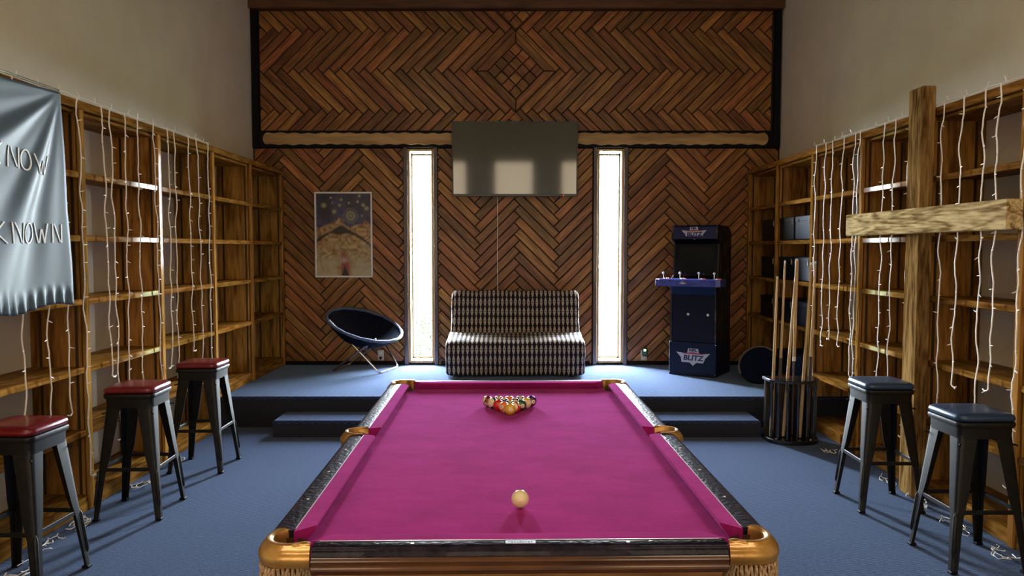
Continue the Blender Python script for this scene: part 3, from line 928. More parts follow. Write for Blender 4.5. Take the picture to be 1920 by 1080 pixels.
# rails : profile across (from feather strip out and down the mouldings)
rp_side = [(0, RZ), (.050, RZ), (.062, RZ - .004), (.070, RZ - .014), (.072, RZ - .026)]
rp_end = [(0, RZ), (.030, RZ), (.038, RZ - .004), (.044, RZ - .014), (.046, RZ - .026)]
mp_ = [(.0, -.026), (.006, -.030), (.010, -.036), (.006, -.042), (.004, -.046), (.010, -.050), (.014, -.058), (.008, -.066), (.002, -.070), (-.004, -.074)]
def sweep(prof_, a, b, axis, s, name, mat, base, close=.03):
    m = MB(); n = len(prof_)
    full = list(prof_) + [(prof_[-1][0] - .03, prof_[-1][1]), (prof_[0][0], prof_[-1][1] if prof_[0][1] > prof_[-1][1] else prof_[0][1])]
    n = len(full); rows_ = []
    for t in (a, b):
        rows_.append([((s * (base + d), t, z) if axis == 'x' else (t, s * (base + d), z)) for d, z in full])
    fs = [(k, (k + 1) % n, n + (k + 1) % n, n + k) for k in range(n)] + [tuple(range(n)), tuple(range(n, 2 * n))[::-1]]
    m.add(rows_[0] + rows_[1], fs)
    return m.build(name, mat, PT_, smooth=35)
for s in (-1, 1):
    for a, b in ((.060, 1.125), (-1.125, -.060)):
        sweep(rp_side, a, b, 'x', s, 'rail', M_rail, FX)
    sweep([(.070 + d, RZ + z) for d, z in mp_], -1.125, 1.125, 'x', s, 'rail_moulding', M_mould, FX)
    sweep(rp_end, -.552, .552, 'y', s, 'rail', M_rail, FY)
    sweep([(.044 + d, RZ + z) for d, z in mp_], -.552, .552, 'y', s, 'rail_moulding', M_mould, FY)
# white feather strips between cloth and lacquer
M_feather = plain('pale_feather_strip', (.55, .45, .5), .4)
# sights
sg = MB()
for s in (-1, 1):
    for k in (1, 2, 3, 5, 6, 7):
        y = -NY + 2 * NY * k / 8
        sg.cyl((s * (FX + .030), y, RZ - .0005), .005, .0012, 10)
    for k in (1, 2, 3):
        sg.cyl((-NX + 2 * NX * k / 4, s * (FY + .018), RZ - .0005), .005, .0012, 10) if not (s < 0 and k == 2) else None
sg.build('sight_dots', plain('pearl_sight', (.75, .72, .7), .3), PT_, kind='stuff')
# name plate on the near rail
pl = MB().box((0, -(FY + .018), RZ + .0012), (.082, .019, .003), .001).build('name_plate', plain('silver_plate', (.55, .55, .6), .35, .8), PT_, label='small silver plate on the near rail')
et = MB()
for i in range(9): et.box((-.03 + .0075 * i, -(FY + .0175 + .0015 * (i % 2)), RZ + .0029), (.005, .0016 + .002 * ((i * 5) % 3), .0006))
et.build('engraving', plain('engraved_dark', (.08, .08, .14), .6), pl)
# aprons
A1 = MB()
for s in (-1, 1):
    A1.box((s * .655, 0, .63), (.03, 2.10, .235), .006)
    A1.box((0, s * 1.205, .63), (1.10, .03, .235), .006)
M_apx = M_apron
A1.build('apron', M_apx, PT_)
body = MB().box((0, 0, .62), (1.2, 2.3, .22)).build('slate_frame', M_black, PT_)
for sx in (-1, 1):
    for sy in (-1, 1):
        lg = MB().lathe([(.0, 0), (.07, 0), (.075, .03), (.055, .06), (.05, .14), (.075, .28), (.085, .36), (.06, .42), (.075, .46), (.075, .52), (0, .52)], 16, (sx * .48, sy * .92, 0))
        lg.build('leg', M_apron, PT_, smooth=True)
# corner castings
def loft_u(O, I, ztop, sx, sy, name):
    """O,I outer/inner outlines with the same count; rounded collar section"""
    n = len(O); rows_ = []
    for k in range(n):
        o = Vector(O[k]); i_ = Vector(I[k]); d = (o - i_); L = d.length; d = d / L
        sec = [(i_, -.050), (i_ , -.008), (i_ + d * .004, -.002), (i_ + d * L * .28, .003), (i_ + d * L * .55, .003), (i_ + d * (L - .016), -.001), (i_ + d * (L - .010), -.006), (i_ + d * (L - .003), -.010),
               (i_ + d * (L + .008), -.024), (i_ + d * (L + .010), -.040), (i_ + d * (L + .005), -.054), (i_ + d * (L - .004), -.060), (i_ + d * (L - .016), -.060)]
        rows_.append([(sx * p.x, sy * p.y, ztop + z) for p, z in sec])
    m = MB(); q = len(rows_[0]); vs = [p for r_ in rows_ for p in r_]; fs = []
    for i in range(n - 1):
        for k in range(q):
            k2 = (k + 1) % q; fs.append((i * q + k, i * q + k2, (i + 1) * q + k2, (i + 1) * q + k))
    fs.append(tuple(range(q))[::-1]); fs.append(tuple((n - 1) * q + k for k in range(q)))
    if sx * sy > 0: fs = [f[::-1] for f in fs]
    m.add(vs, fs)
    return m.build(name, M_gold, PT_, smooth=45)
def resample(pts, n):
    L = [0]
    for i in range(1, len(pts)): L.append(L[-1] + math.dist(pts[i], pts[i - 1]))
    out = []
    for k in range(n):
        t = L[-1] * k / (n - 1); i = 1
        while i < len(L) - 1 and L[i] < t: i += 1
        f = (t - L[i - 1]) / max(L[i] - L[i - 1], 1e-9)
        out.append((pts[i - 1][0] + (pts[i][0] - pts[i - 1][0]) * f, pts[i - 1][1] + (pts[i][1] - pts[i - 1][1]) * f))
    return out
Oc = resample([(.556, 1.251), (.63, 1.252)] + arc(.626, 1.176, .076, 88, 2, 10) + [(.702, 1.128)], 26)
Ic = resample([(.562, 1.212)] + arc(CPX, CPY, CPR, 140, -50, 14) + [(.640, 1.121)], 26)
Os = resample([(.640, .066), (.70, .062)] + arc(.672, 0, .052, 60, -60, 8) + [(.70, -.062), (.640, -.066)], 22)
Os = resample([(.632, .068), (.672, .066)] + arc(.668, 0, .064, 78, -78, 10) + [(.672, -.066), (.632, -.068)], 22)
Is = resample([(.630, .058)] + arc(.655, 0, .050, 80, -80, 10) + [(.630, -.058)], 22)
def basket(cx, cy, r, sx, sy):
    """woven leather basket with hanging cords under a pocket"""
    m = MB().lathe([(r - .004, -.02), (r - .002, -.06), (r - .008, -.13), (r - .02, -.18), (.01, -.20)], 20, (cx, cy, RZ))
    b = m.build('pocket_liner', plain('pocket_leather', (.10, .045, .015), .7), PT_, smooth=True)
    c = MB(); K = 34
    for k in range(K):
        a0 = 2 * math.pi * k / K
        for dr in (0, 1):
            pts = []
            for i in range(15):
                z = -.055 - i * .0095
                a = a0 + (i * .018 if dr == 0 else -.035 * i * (1 if k % 3 == 0 else .0) - .004 * i)
                rr2 = r + .006 + .003 * math.sin(i * 1.7 + k + dr * 2) - .0016 * max(0, i - 8)
                pts.append((cx + rr2 * math.cos(a), cy + rr2 * math.sin(a), RZ + z))
            c.tube(pts, .0042, 5)
    c.build('braided_cords', M_rope, b, kind='stuff', label='tan braided cords hanging under pocket')
for sx in (-1, 1):
    for sy in (-1, 1):
        loft_u(Oc, Ic, RZ + .003, sx, sy, 'pocket_casting')
        basket(sx * .632, sy * 1.185, .062, sx, sy)
    loft_u(Os, Is, RZ + .003, sx, 1, 'pocket_casting')
    basket(sx * .668, 0, .055, sx, 1)
# thin pale strip where the cloth meets the rail
fm = MB()
for s in (-1, 1):
    for a, b in ((.070, 1.115), (-1.115, -.070)):
        fm.box((s * FX, (a + b) / 2, RZ + .0006), (.003, b - a, .0015))
    fm.box((0, s * FY, RZ + .0006), (1.08, .003, .0015))
fm.build('feather_strip', M_feather, PT_)

# balls
def ball_mat(name, col, stripe):
    m, t, b = nt(name)
    tc = N(t, 'ShaderNodeTexCoord'); nv = N(t, 'ShaderNodeVectorMath', operation='NORMALIZE'); t.links.new(tc.outputs['Object'], nv.inputs[0])
    sp = N(t, 'ShaderNodeSeparateXYZ'); t.links.new(nv.outputs[0], sp.inputs[0])
    disc = N(t, 'ShaderNodeMath', operation='ABSOLUTE'); t.links.new(sp.outputs[0], disc.inputs[0])
    g = N(t, 'ShaderNodeMath', operation='GREATER_THAN'); g.inputs[1].default_value = .925; t.links.new(disc.outputs[0], g.inputs[0])
    iv = (.86, .70, .40, 1)
    mx = N(t, 'ShaderNodeMix', data_type='RGBA')
    mx.inputs['A'].default_value = (*col, 1); mx.inputs['B'].default_value = iv
    if stripe:
        az = N(t, 'ShaderNodeMath', operation='ABSOLUTE'); t.links.new(sp.outputs[2], az.inputs[0])
        g2 = N(t, 'ShaderNodeMath', operation='GREATER_THAN'); g2.inputs[1].default_value = .52; t.links.new(az.outputs[0], g2.inputs[0])
        mm = N(t, 'ShaderNodeMath', operation='MAXIMUM'); t.links.new(g.outputs[0], mm.inputs[0]); t.links.new(g2.outputs[0], mm.inputs[1])
        t.links.new(mm.outputs[0], mx.inputs['Factor'])
    else:
        t.links.new(g.outputs[0], mx.inputs['Factor'])
    t.links.new(mx.outputs['Result'], b.inputs['Base Color'])
    b.inputs['Roughness'].default_value = .12; b.inputs['Coat Weight'].default_value = .6; b.inputs['Coat Roughness'].default_value = .03
    return m
BR = .028575
C_ = {'yellow': (.80, .42, .02), 'blue': (.01, .03, .16), 'red': (.60, .02, .01), 'purple': (.05, .012, .09), 'orange': (.85, .14, .01), 'green': (.005, .07, .03), 'maroon': (.16, .006, .012), 'black': (.008, .008, .010)}
sph = None
def make_sphere(mat):
    m = MB(); P = []
    for i in range(33):
        a = math.pi * i / 32; P.append([(BR * math.sin(a) * math.cos(2 * math.pi * j / 32), BR * math.sin(a) * math.sin(2 * math.pi * j / 32), -BR * math.cos(a)) for j in range(33)])
    m.grid(P)
    me = m.mesh('ball', mat, 180)
    import bmesh
    b = bmesh.new(); b.from_mesh(me); bmesh.ops.remove_doubles(b, verts=b.verts, dist=1e-6); bmesh.ops.recalc_face_normals(b, faces=b.faces); b.to_mesh(me); b.free()
    return me
def ball(x, y, colname, stripe, num, yaw, pitch, roll, label):
    mat = ball_mat('ball_%s_%s' % (colname, 'stripe' if stripe else 'solid'), C_[colname], stripe)
    me = make_sphere(mat)
    o = bpy.data.objects.new('pool_ball', me)
    M = PT_.matrix_world_calc if False else Matrix.Translation((.001, 3.17, 0)) @ Matrix.Rotation(R(1.02), 4, 'Z')
    p = M @ Vector((x, y, BZ + BR))
    o.location = p
    # local +X carries the number and looks towards -Y when yaw=0
    o.rotation_mode = 'QUATERNION'
    q = (Matrix.Rotation(R(-90 + yaw), 3, 'Z') @ Matrix.Rotation(R(-pitch), 3, 'Y') @ Matrix.Rotation(R(roll), 3, 'X')).to_quaternion()
    o.rotation_quaternion = q
    link(o); tag(o, label, 'ball', 'racked pool balls')
    tm = text_mb(str(num), .0125, .0002, .0003)
    Mt = Matrix(((0, 0, 1, BR * .998), (1, 0, 0, 0), (0, 1, 0, 0), (0, 0, 0, 1)))
    tm.v = [tuple(Mt @ Vector(v)) for v in tm.v]
    tm.build('number', M_black, o)
    return o
AX, AY = -.002, .50
dy = BR * 2 * math.sin(R(60)) * 1.001; dx = BR * 2.004
RACK = [
 [('yellow', 0, 1, 8, 5, 0, 'solid yellow ball at the front point of the rack')],
 [('orange', 1, 13, -30, 10, 60, 'orange striped ball just behind left of the yellow ball'), ('red', 1, 11, 60, 35, 80, 'mostly cream striped ball just behind right of the yellow ball')],
 [('red', 0, 3, 60, -20, 0, 'solid bright red ball on the left side of the rack'), ('black', 0, 8, 10, 60, 0, 'black ball in the centre of the rack'), ('green', 0, 6, 20, 0, 0, 'solid dark green ball on the right side of the rack')],
 [('green', 1, 14, 30, -30, 70, 'dark green striped ball at the left, one row from the back'), ('blue', 0, 2, 0, 70, 0, 'solid blue ball left of middle, fourth row of the rack'), ('blue', 1, 10, 0, 80, 0, 'blue striped ball right of middle, fourth row of the rack'), ('yellow', 1, 9, -20, 30, 75, 'cream and yellow striped ball at the right end of the fourth row')],
 [('maroon', 1, 15, -20, -25, 60, 'maroon striped ball at the back left corner of the rack'), ('maroon', 0, 7, 0, 60, 0, 'solid maroon ball, second from left in the back row'), ('orange', 0, 5, 0, 80, 0, 'solid orange ball in the middle of the back row'), ('purple', 1, 12, 0, 70, 0, 'purple striped ball, second from right in the back row'), ('purple', 0, 4, 25, 0, 0, 'solid purple ball at the back right corner of the rack')]]
for r_i, row in enumerate(RACK):
    for k, (cn, stp, num, yw, pt, rl_, lab) in enumerate(row):
        ball(AX + (k - r_i / 2) * dx, AY + r_i * dy, cn, stp, num, yw, pt, rl_, lab)
cb = bpy.data.objects.new('cue_ball', make_sphere(M_cream_ball)); cb.location = (.026, 2.336, BZ + BR); link(cb)
tag(cb, 'plain ivory cue ball alone near the front of the table', 'ball')

# ------------------------------------------------------------------ television
TILT = R(3)
tv = thing('television', 'large black flat television on the herringbone wall above the sofa', 'television', (.032, YB - .02, 2.608))
W_, H_ = 1.40, .825
q = MB()
M_bez = plain('black_bezel', (.012, .012, .014), .3)
M_scr = plain('dark_glossy_screen', (.006, .006, .006), .06, spec=.9)
MB().box((0, -.085, 0), (W_, .05, H_), .006).build('tv_housing', M_bez, tv)
for d in ((0, H_ / 2 - .008, W_, .016), (0, -H_ / 2 + .013, W_, .026), (-W_ / 2 + .007, 0, .014, H_), (W_ / 2 - .007, 0, .014, H_)):
    q.box((d[0], -.115, d[1]), (d[2], .012, d[3]), .002)
q.build('bezel', M_bez, tv)
MB().box((0, -.1115, .005), (W_ - .02, .004, H_ - .035)).build('screen', M_scr, tv)
MB().box((0, -.03, 0), (.5, .06, .4), .004).build('wall_mount', M_bez, tv)
tv.rotation_euler = (TILT, 0, 0)
MB().box((.545, -.122, -H_ / 2 + .010), (.012, .004, .007)).build('standby_light', plain('red_led', (.8, .1, .08), .4, emit=(1, .08, .05), es=2.0), tv)
cord = MB().tube([(-.165, YB - .022, 2.2), (-.163, YB - .016, 1.9), (-.166, YB - .016, 1.5), (-.164, YB - .016, 1.1), (-.164, YB - .016, .6)], .004, 5).build('power_cord', M_wire)
tag(cord, 'thin pale cord running down wall from the television', 'cord')

# ------------------------------------------------------------------ poster
po = thing('poster', 'framed poster of a night sky above golden rocks, left of the window', 'poster', (-1.91, YB - .004, 1.762), 0)
pw, ph_ = .655, .968
f = MB()
for d in ((0, ph_ / 2 - .010, pw, .02), (0, -ph_ / 2 + .010, pw, .02), (-pw / 2 + .010, 0, .02, ph_ - .04), (pw / 2 - .010, 0, .02, ph_ - .04)):
    f.box((d[0], -.014, d[1]), (d[2], .022, d[3]), .003)
f.build('poster_frame', M_white, po)
NXp, NYp = 100, 150
P = [[((i / NXp - .5) * (pw - .035), -.012, (j / NYp - .5) * (ph_ - .035)) for j in range(NYp + 1)] for i in range(NXp + 1)]
m = MB().grid(P); me = m.mesh('print', None or plain('tmp', (1, 1, 1)), False)
me.materials.clear()
Mp, tp, bp_ = nt('poster_print')
at = N(tp, 'ShaderNodeAttribute', attribute_name='print_colour'); tp.links.new(at.outputs['Color'], bp_.inputs['Base Color']); bp_.inputs['Roughness'].default_value = .35
me.materials.append(Mp)
ca_ = me.color_attributes.new('print_colour', 'FLOAT_COLOR', 'POINT')
stars = [(.46, .925, .025), (.27, .95, .018), (.60, .885, .02), (.76, .90, .022), (.43, .86, .026), (.14, .855, .04), (.33, .78, .035), (.92, .82, .035), (.86, .86, .03), (.79, .97, .022), (.84, .73, .018), (.30, .89, .014), (.63, .73, .10)]
def mixc(a, b, t):
    t = max(0, min(1, t)); return [a[k] + (b[k] - a[k]) * t for k in range(3)]
cols = []
for i in range(NXp + 1):
    for j in range(NYp + 1):
        u, v = i / NXp, j / NYp
        n1 = noise.noise(Vector((u * 6, v * 9, 1))); n2 = noise.noise(Vector((u * 18 + n1 * 2, v * 24, 5))); n3 = noise.noise(Vector((u * 3, v * 4, 9)))
        sky = mixc((.030, .022, .10), (.075, .07, .10), n2 * .8 + .5); sky = mixc(sky, (.018, .014, .02), .5 + n3 * 1.4 + (v - .9) * 3)
        for sx_, sy_, sr in stars:
            d = math.hypot(u - sx_, (v - sy_) * 1.48)
            if d < sr * 1.6:
                sky = mixc(sky, (.36, .34, .13), (1 - d / (sr * 1.6)) * (1.2 if sr < .09 else .75 + .45 * math.cos(d / sr * 9)))
        gold = mixc((.20, .085, .02), (.50, .34, .14), n2 * 1.1 + .5); gold = mixc(gold, (.45, .40, .24), (0.42 - v) * 2.2 + n1 * .5)
        red = max(0, n3 * 2.2 - .1) * (1 if v < .55 else .3) * (1 if u > .45 else .4); gold = mixc(gold, (.26, .06, .03), red)
        hl = .60 + .09 * math.exp(-((u - .42) / .14) ** 2) + .05 * math.exp(-((u - .9) / .08) ** 2) + n1 * .05
        c = mixc(gold, sky, (v - hl) * 30 + .5)
        # dark natural arch of rock across the middle
        e = abs(v - (.49 + .06 * math.sin(u * 3.1 + .2) - .10 * (u - .45) ** 2 * 4)) + n1 * .015
        th = .028 + .035 * math.exp(-((u - .45) / .12) ** 2)
        c = mixc(c, (.025, .014, .012), (th - e) * 45)
        # small dark cone shaped rock at the bottom
        c = mixc(c, (.008, .008, .016), (.065 * (1 - v / .125) + .012 - abs(u - .52)) * 60 if v < .125 else 0)
        d = math.hypot((u - .50) / .09, (v - .19) / .05); c = mixc(c, (.55, .45, .36), (1 - d) * .8)
        cols += [*c, 1]
ca_.data.foreach_set('color', cols)
pr = bpy.data.objects.new('print', me); link(pr, po)

# ------------------------------------------------------------------ outlets
M_plate = plain('outlet_plate', (.62, .52, .38), .5)
for nm, x, z, lab in (('wall_outlet', -1.502, .385, 'cream wall outlet with black plug under the saucer chair'), ('wall_outlet', 1.51, .385, 'cream wall outlet below the green night light')):
    o = thing(nm, lab, 'outlet', (x, YB - .002, z))
    MB().box((0, -.006, 0), (.072, .008, .118), .003).build('outlet_plate', M_plate, o)
    for dz in (-.024, .024):
        MB().box((0, -.011, dz), (.034, .003, .028), .002).build('socket', M_white, o)
    if x < 0:
        MB().box((0, -.026, -.026), (.028, .026, .024), .004).tube([(0, -.035, -.03), (0, -.04, -.07), (.01, -.03, -.10)], .004, 6).build('plug', M_black, o)
nl = thing('night_light', 'small dark green night light with glowing lens plugged in', 'night light', (1.515, YB - .014, .43))
MB().box((0, -.03, 0), (.060, .05, .10), .012).build('light_housing', plain('green_plastic', (.01, .05, .012), .4), nl)
MB().box((-.004, -.057, .022), (.026, .010, .026), .004).build('lens', plain('glowing_green_lens', (.6, .9, .5), .3, emit=(.55, 1, .45), es=3.0), nl)

# ------------------------------------------------------------------ sofa
def sofa_mat():
    m, t, b = nt('sofa_geometric_print')
    uv = N(t, 'ShaderNodeUVMap', uv_map='UVMap'); sp = N(t, 'ShaderNodeSeparateXYZ'); t.links.new(uv.outputs[0], sp.inputs[0])
    def M_(op, a, b_=None):
        n = N(t, 'ShaderNodeMath', operation=op)
        for k, q in enumerate((a, b_)):
            if q is None: continue
            if isinstance(q, (int, float)): n.inputs[k].default_value = q
            else: t.links.new(q, n.inputs[k])
        return n.outputs[0]
    fu = M_('SUBTRACT', M_('FRACT', M_('DIVIDE', sp.outputs[0], .0475)), .5)
    fv = M_('SUBTRACT', M_('FRACT', M_('DIVIDE', sp.outputs[1], .107)), .5)
    au, av = M_('ABSOLUTE', fu), M_('ABSOLUTE', fv)
    hw = M_('SUBTRACT', .345, M_('MULTIPLY', av, .50))
    m1 = M_('LESS_THAN', au, hw); m2 = M_('GREATER_THAN', av, .028); m3 = M_('LESS_THAN', av, .455)
    mk = M_('MULTIPLY', M_('MULTIPLY', m1, m2), m3)
    mx = N(t, 'ShaderNodeMix', data_type='RGBA'); mx.inputs['A'].default_value = (.014, .009, .016, 1); mx.inputs['B'].default_value = (.44, .36, .27, 1)
    t.links.new(mk, mx.inputs['Factor']); t.links.new(mx.outputs['Result'], b.inputs['Base Color'])
    b.inputs['Roughness'].default_value = .8; b.inputs['Specular IOR Level'].default_value = .15; b.inputs['Sheen Weight'].default_value = .05
    return m
M_sofa = sofa_mat()
so = thing('sofa', 'armless two seat sofa in black and cream geometric cover between windows', 'sofa', (.035, 7.95, PH))
def soft_loft(profile, X0, X1, name, rnd_edge=.06, amp=.006, seed=0, vofs=0.0):
    """profile: closed list of (y,z); lofted along x with rounded ends"""
    # densify
    pr_ = resample(profile + [profile[0]], 90)
    # smooth corners
    for _ in range(3):
        pr_ = [((pr_[i - 1][0] + 2 * pr_[i][0] + pr_[(i + 1) % 89][0]) / 4, (pr_[i - 1][1] + 2 * pr_[i][1] + pr_[(i + 1) % 89][1]) / 4) for i in range(89)]
        pr_.append(pr_[0])
    pr_ = pr_[:89]
    cy = sum(p[0] for p in pr_) / 89; cz = sum(p[1] for p in pr_) / 89
    K = 60; P = []; UV = []
    S = [0]
    for i in range(1, 90): S.append(S[-1] + math.dist(pr_[i % 89], pr_[i - 1]))
    hx = (X1 - X0) / 2
    sts = [(-1, .0), (-1, .5), (-1, .82)] + [(None, 1)] * 0
    cols_ = []
    for e in (0, .45, .75): cols_.append((X0, e))
    for i in range(7): a = R(90 * i / 6); cols_.append((X0 + rnd_edge * (1 - math.sin(a)), None if i else None))
    xsn = []
    for sgn in (-1, 1):
        seq = []
        for e in (0.0, .5): seq.append((sgn * hx, e))
        for i in range(7):
            a = R(90 * i / 6); seq.append((sgn * (hx - rnd_edge * (1 - math.cos(a))), ('r', rnd_edge * (1 - math.sin(a)))))
        if sgn < 0: left = seq
        else: right = seq[::-1]
    mid = [(-hx + rnd_edge + (2 * hx - 2 * rnd_edge) * i / K, ('r', 0)) for i in range(1, K)]
    allc = left + mid + right
    xc = (X0 + X1) / 2
    uacc = 0; prev = None
    for (x, e) in allc:
        row = []; uvr = []
        for i in range(90):
            y, z = pr_[i % 89]
            d = Vector((y - cy, z - cz)); L = max(d.length, 1e-6)
            if isinstance(e, tuple): q = max(L - e[1], 0) / L
            else: q = e * max(L - rnd_edge, 0) / L
            w = amp * (noise.noise(Vector((x * 4, y * 5 + seed, z * 5))) + .5 * noise.noise(Vector((x * 14, y * 10 + seed, z * 12)))) * (1 if isinstance(e, tuple) else .3)
            row.append((xc + x, cy + d.x * q + w * d.x / L, cz + d.y * q + w * d.y / L))
        step = 0 if prev is None else math.dist(row[20], prev[20])
        uacc += min(step, .05) if isinstance(e, tuple) or True else 0
        prev = row
        UV.append([(uacc, S[i] + vofs) for i in range(90)])
        P.append(row)
    m = MB().grid(P)
    me = m.mesh(name, M_sofa, 180)
    uvl = me.uv_layers.new(name='UVMap')
    nrow = 90
    flat = [0.0] * (2 * len(me.loops))
    for li, lp in enumerate(me.loops):
        vi = lp.vertex_index; a, b = divmod(vi, nrow)
        flat[2 * li], flat[2 * li + 1] = UV[a][b]
    uvl.data.foreach_set('uv', flat)
    o = bpy.data.objects.new(name, me); link(o, so)
    return o
soft_loft([(-.34, .012), (-.372, .20), (-.365, .33), (-.33, .382), (-.10, .402), (.10, .43), (.30, .43), (.32, .25), (.30, .012), (0, .012)], -.722, .722, 'seat_base', .05, .010, 2)
soft_loft([(.05, .40), (.13, .62), (.185, .82), (.225, .872), (.29, .862), (.33, .80), (.35, .5), (.34, .25), (.12, .25)], -.70, .70, 'backrest', .05, .010, 5, .02)
for sx in (-1, 1):
    for sy in (-.28, .26):
        MB().box((sx * .58, sy, .018), (.05, .05, .036), .004).build('leg', M_black, so)

# ------------------------------------------------------------------ saucer chair
ch = thing('saucer_chair', 'round dark saucer chair on crossed chrome legs below the poster', 'chair', (-1.60, 8.02, PH))
C0 = Vector((.0, .0, .505)); e1 = Vector((.925, -.12, -.335)).normalized(); e2 = Vector((.10, .97, .20)); e2 = (e2 - e1 * e2.dot(e1)).normalized(); nn = e1.cross(e2).normalized()
Rm = .405
P = []; Pb = []
for i in range(15):
    r_ = i / 14; row = []; rb = []
    for j in range(49):
        a = 2 * math.pi * j / 48
        dep_ = .21 * (1 - r_ ** 2.2) + .004 * math.sin(a * 12) * r_
        p = C0 + (e1 * math.cos(a) + e2 * math.sin(a)) * Rm * r_ - nn * dep_
        row.append(tuple(p)); rb.append(tuple(p - nn * .02))
    P.append(row); Pb.append(rb)
M_cf = noisy('dark_plush_fabric', (.003, .004, .010), (.005, .008, .020), 40, .9, 0, .3, 120, spec=.1)
m = MB().grid(P).grid([r_[::-1] for r_ in Pb]); m.build('fabric_seat', M_cf, ch, smooth=180)
pts = [tuple(C0 + (e1 * math.cos(2 * math.pi * j / 48) + e2 * math.sin(2 * math.pi * j / 48)) * (Rm + .006) + nn * .002) for j in range(48)]
MB().tube(pts, [.017 + .003 * math.sin(j * 2.1) for j in range(48)], 8, closed=True).build('padded_rim', noisy('blue_rim_fabric', (.05, .07, .12), (.09, .12, .2), 30, .45, 0, .2, 80), ch, smooth=True)
def w2(x, y, z): return (x + 1.60, y - 8.02, z - PH)
def smooth_path(ps, n=8, rad=.05):
    out = [Vector(ps[0])]
    for i in range(1, len(ps) - 1):
        a, b, c_ = Vector(ps[i - 1]), Vector(ps[i]), Vector(ps[i + 1])
        r1 = min(rad, (b - a).length / 2); r2 = min(rad, (c_ - b).length / 2)
        s_ = b + (a - b).normalized() * r1; e_ = b + (c_ - b).normalized() * r2
        for k in range(n + 1):
            t = k / n; out.append(s_ * (1 - t) ** 2 + b * 2 * t * (1 - t) + e_ * t * t)
    out.append(Vector(ps[-1])); return out
MB().tube(smooth_path([w2(-1.94, 7.85, .845), w2(-1.405, 7.80, PH + .013), w2(-1.275, 8.24, PH + .013), w2(-1.62, 8.44, .84)]), .0115, 8).build('leg_frame', M_chrome, ch, smooth=True)
MB().tube(smooth_path([w2(-1.43, 7.74, .66), w2(-1.935, 7.93, PH + .013), w2(-1.86, 8.36, PH + .013), w2(-1.28, 8.28, .70)]), .0105, 8).build('leg_frame', M_chrome, ch, smooth=True)
MB().tube([w2(-1.535, 7.775, .565), w2(-1.52, 7.74, .60)], .010, 8).build('pivot_bolt', M_chrome, ch)

# ------------------------------------------------------------------ arcade cabinet
ac = thing('arcade_cabinet', 'dark blue arcade cabinet with BLITZ marquee in the right corner', 'arcade cabinet', (1.678, 7.823, PH), -math.atan2(.536, .845))
M_ab = plain('arcade_navy', (.002, .0035, .014), .5, spec=.2)
M_side = noisy('arcade_side_art', (.002, .003, .005), (.16, .11, .08), 9, .5, 0, 0, detail=6, stretch=(1, 2.4, 1), lo=.52, hi=.78)
M_blk = plain('arcade_black', (.002, .0025, .004), .4, spec=.2)
M_cp = noisy('control_deck_blue', (.02, .03, .22), (.05, .08, .42), 12, .3, 0, 0, coat=.5)
W = .487; D = .50
# side panels (profile in depth y, height z)
sp_ = [(.0, .355), (D, .355), (D, 1.50), (.40, 1.565), (.03, 1.565), (.0, 1.43), (.085, 1.38), (.055, 1.05), (-.045, 1.0), (-.045, .94), (.0, .86)]
for x in (0, W - .016):
    M4 = Matrix(((0, 0, 1, x), (1, 0, 0, 0), (0, 1, 0, 0), (0, 0, 0, 1)))
    MB().prism(sp_, 0, .016, M4).build('side_panel', M_side, ac)
mb = MB()
mb.box((W / 2, .013, .60), (W - .034, .016, .50), .002)
mb.build('front_panel', M_ab, ac)
MB().box((W / 2, D - .02, .95), (W - .034, .012, 1.1)).build('back_panel', M_blk, ac)
M4 = Matrix(((0, 0, 1, .017), (1, 0, 0, 0), (0, 1, 0, 0), (0, 0, 0, 1)))
MB().prism([(.005, .85), (.02, .85), (-.02, .94), (-.038, .94)], 0, W - .034, M4).build('slanted_panel', plain('arcade_mid_blue', (.004, .011, .045), .45, spec=.2), ac)
mb = MB().prism([(.005, 1.43), (.03, 1.43), (.05, 1.562), (.032, 1.562)], 0, W - .034, M4)
mq = mb.build('marquee', plain('marquee_blue', (.008, .013, .08), .3), ac)
MB().box((W / 2, .2, 1.566), (W - .034, .38, .012), .002).build('top_panel', M_blk, ac)
MB().prism([(.09, 1.375), (.11, 1.42), (.13, 1.42), (.10, 1.04), (.06, 1.04)][::1], 0, W - .034, M4).build('screen_bezel', M_blk, ac)
MB().prism([(.062, 1.06), (.064, 1.06), (.092, 1.34), (.090, 1.34)], 0, .37, Matrix(((0, 0, 1, .058), (1, 0, 0, -.004), (0, 1, 0, 0), (0, 0, 0, 1)))).build('screen', plain('arcade_screen', (.003, .005, .005), .15, spec=.3), ac)
MB().box((W / 2, .24, .178), (W + .016, .50, .354), .004).build('riser_box', plain('riser_navy', (.0025, .007, .026), .45, spec=.2), ac)
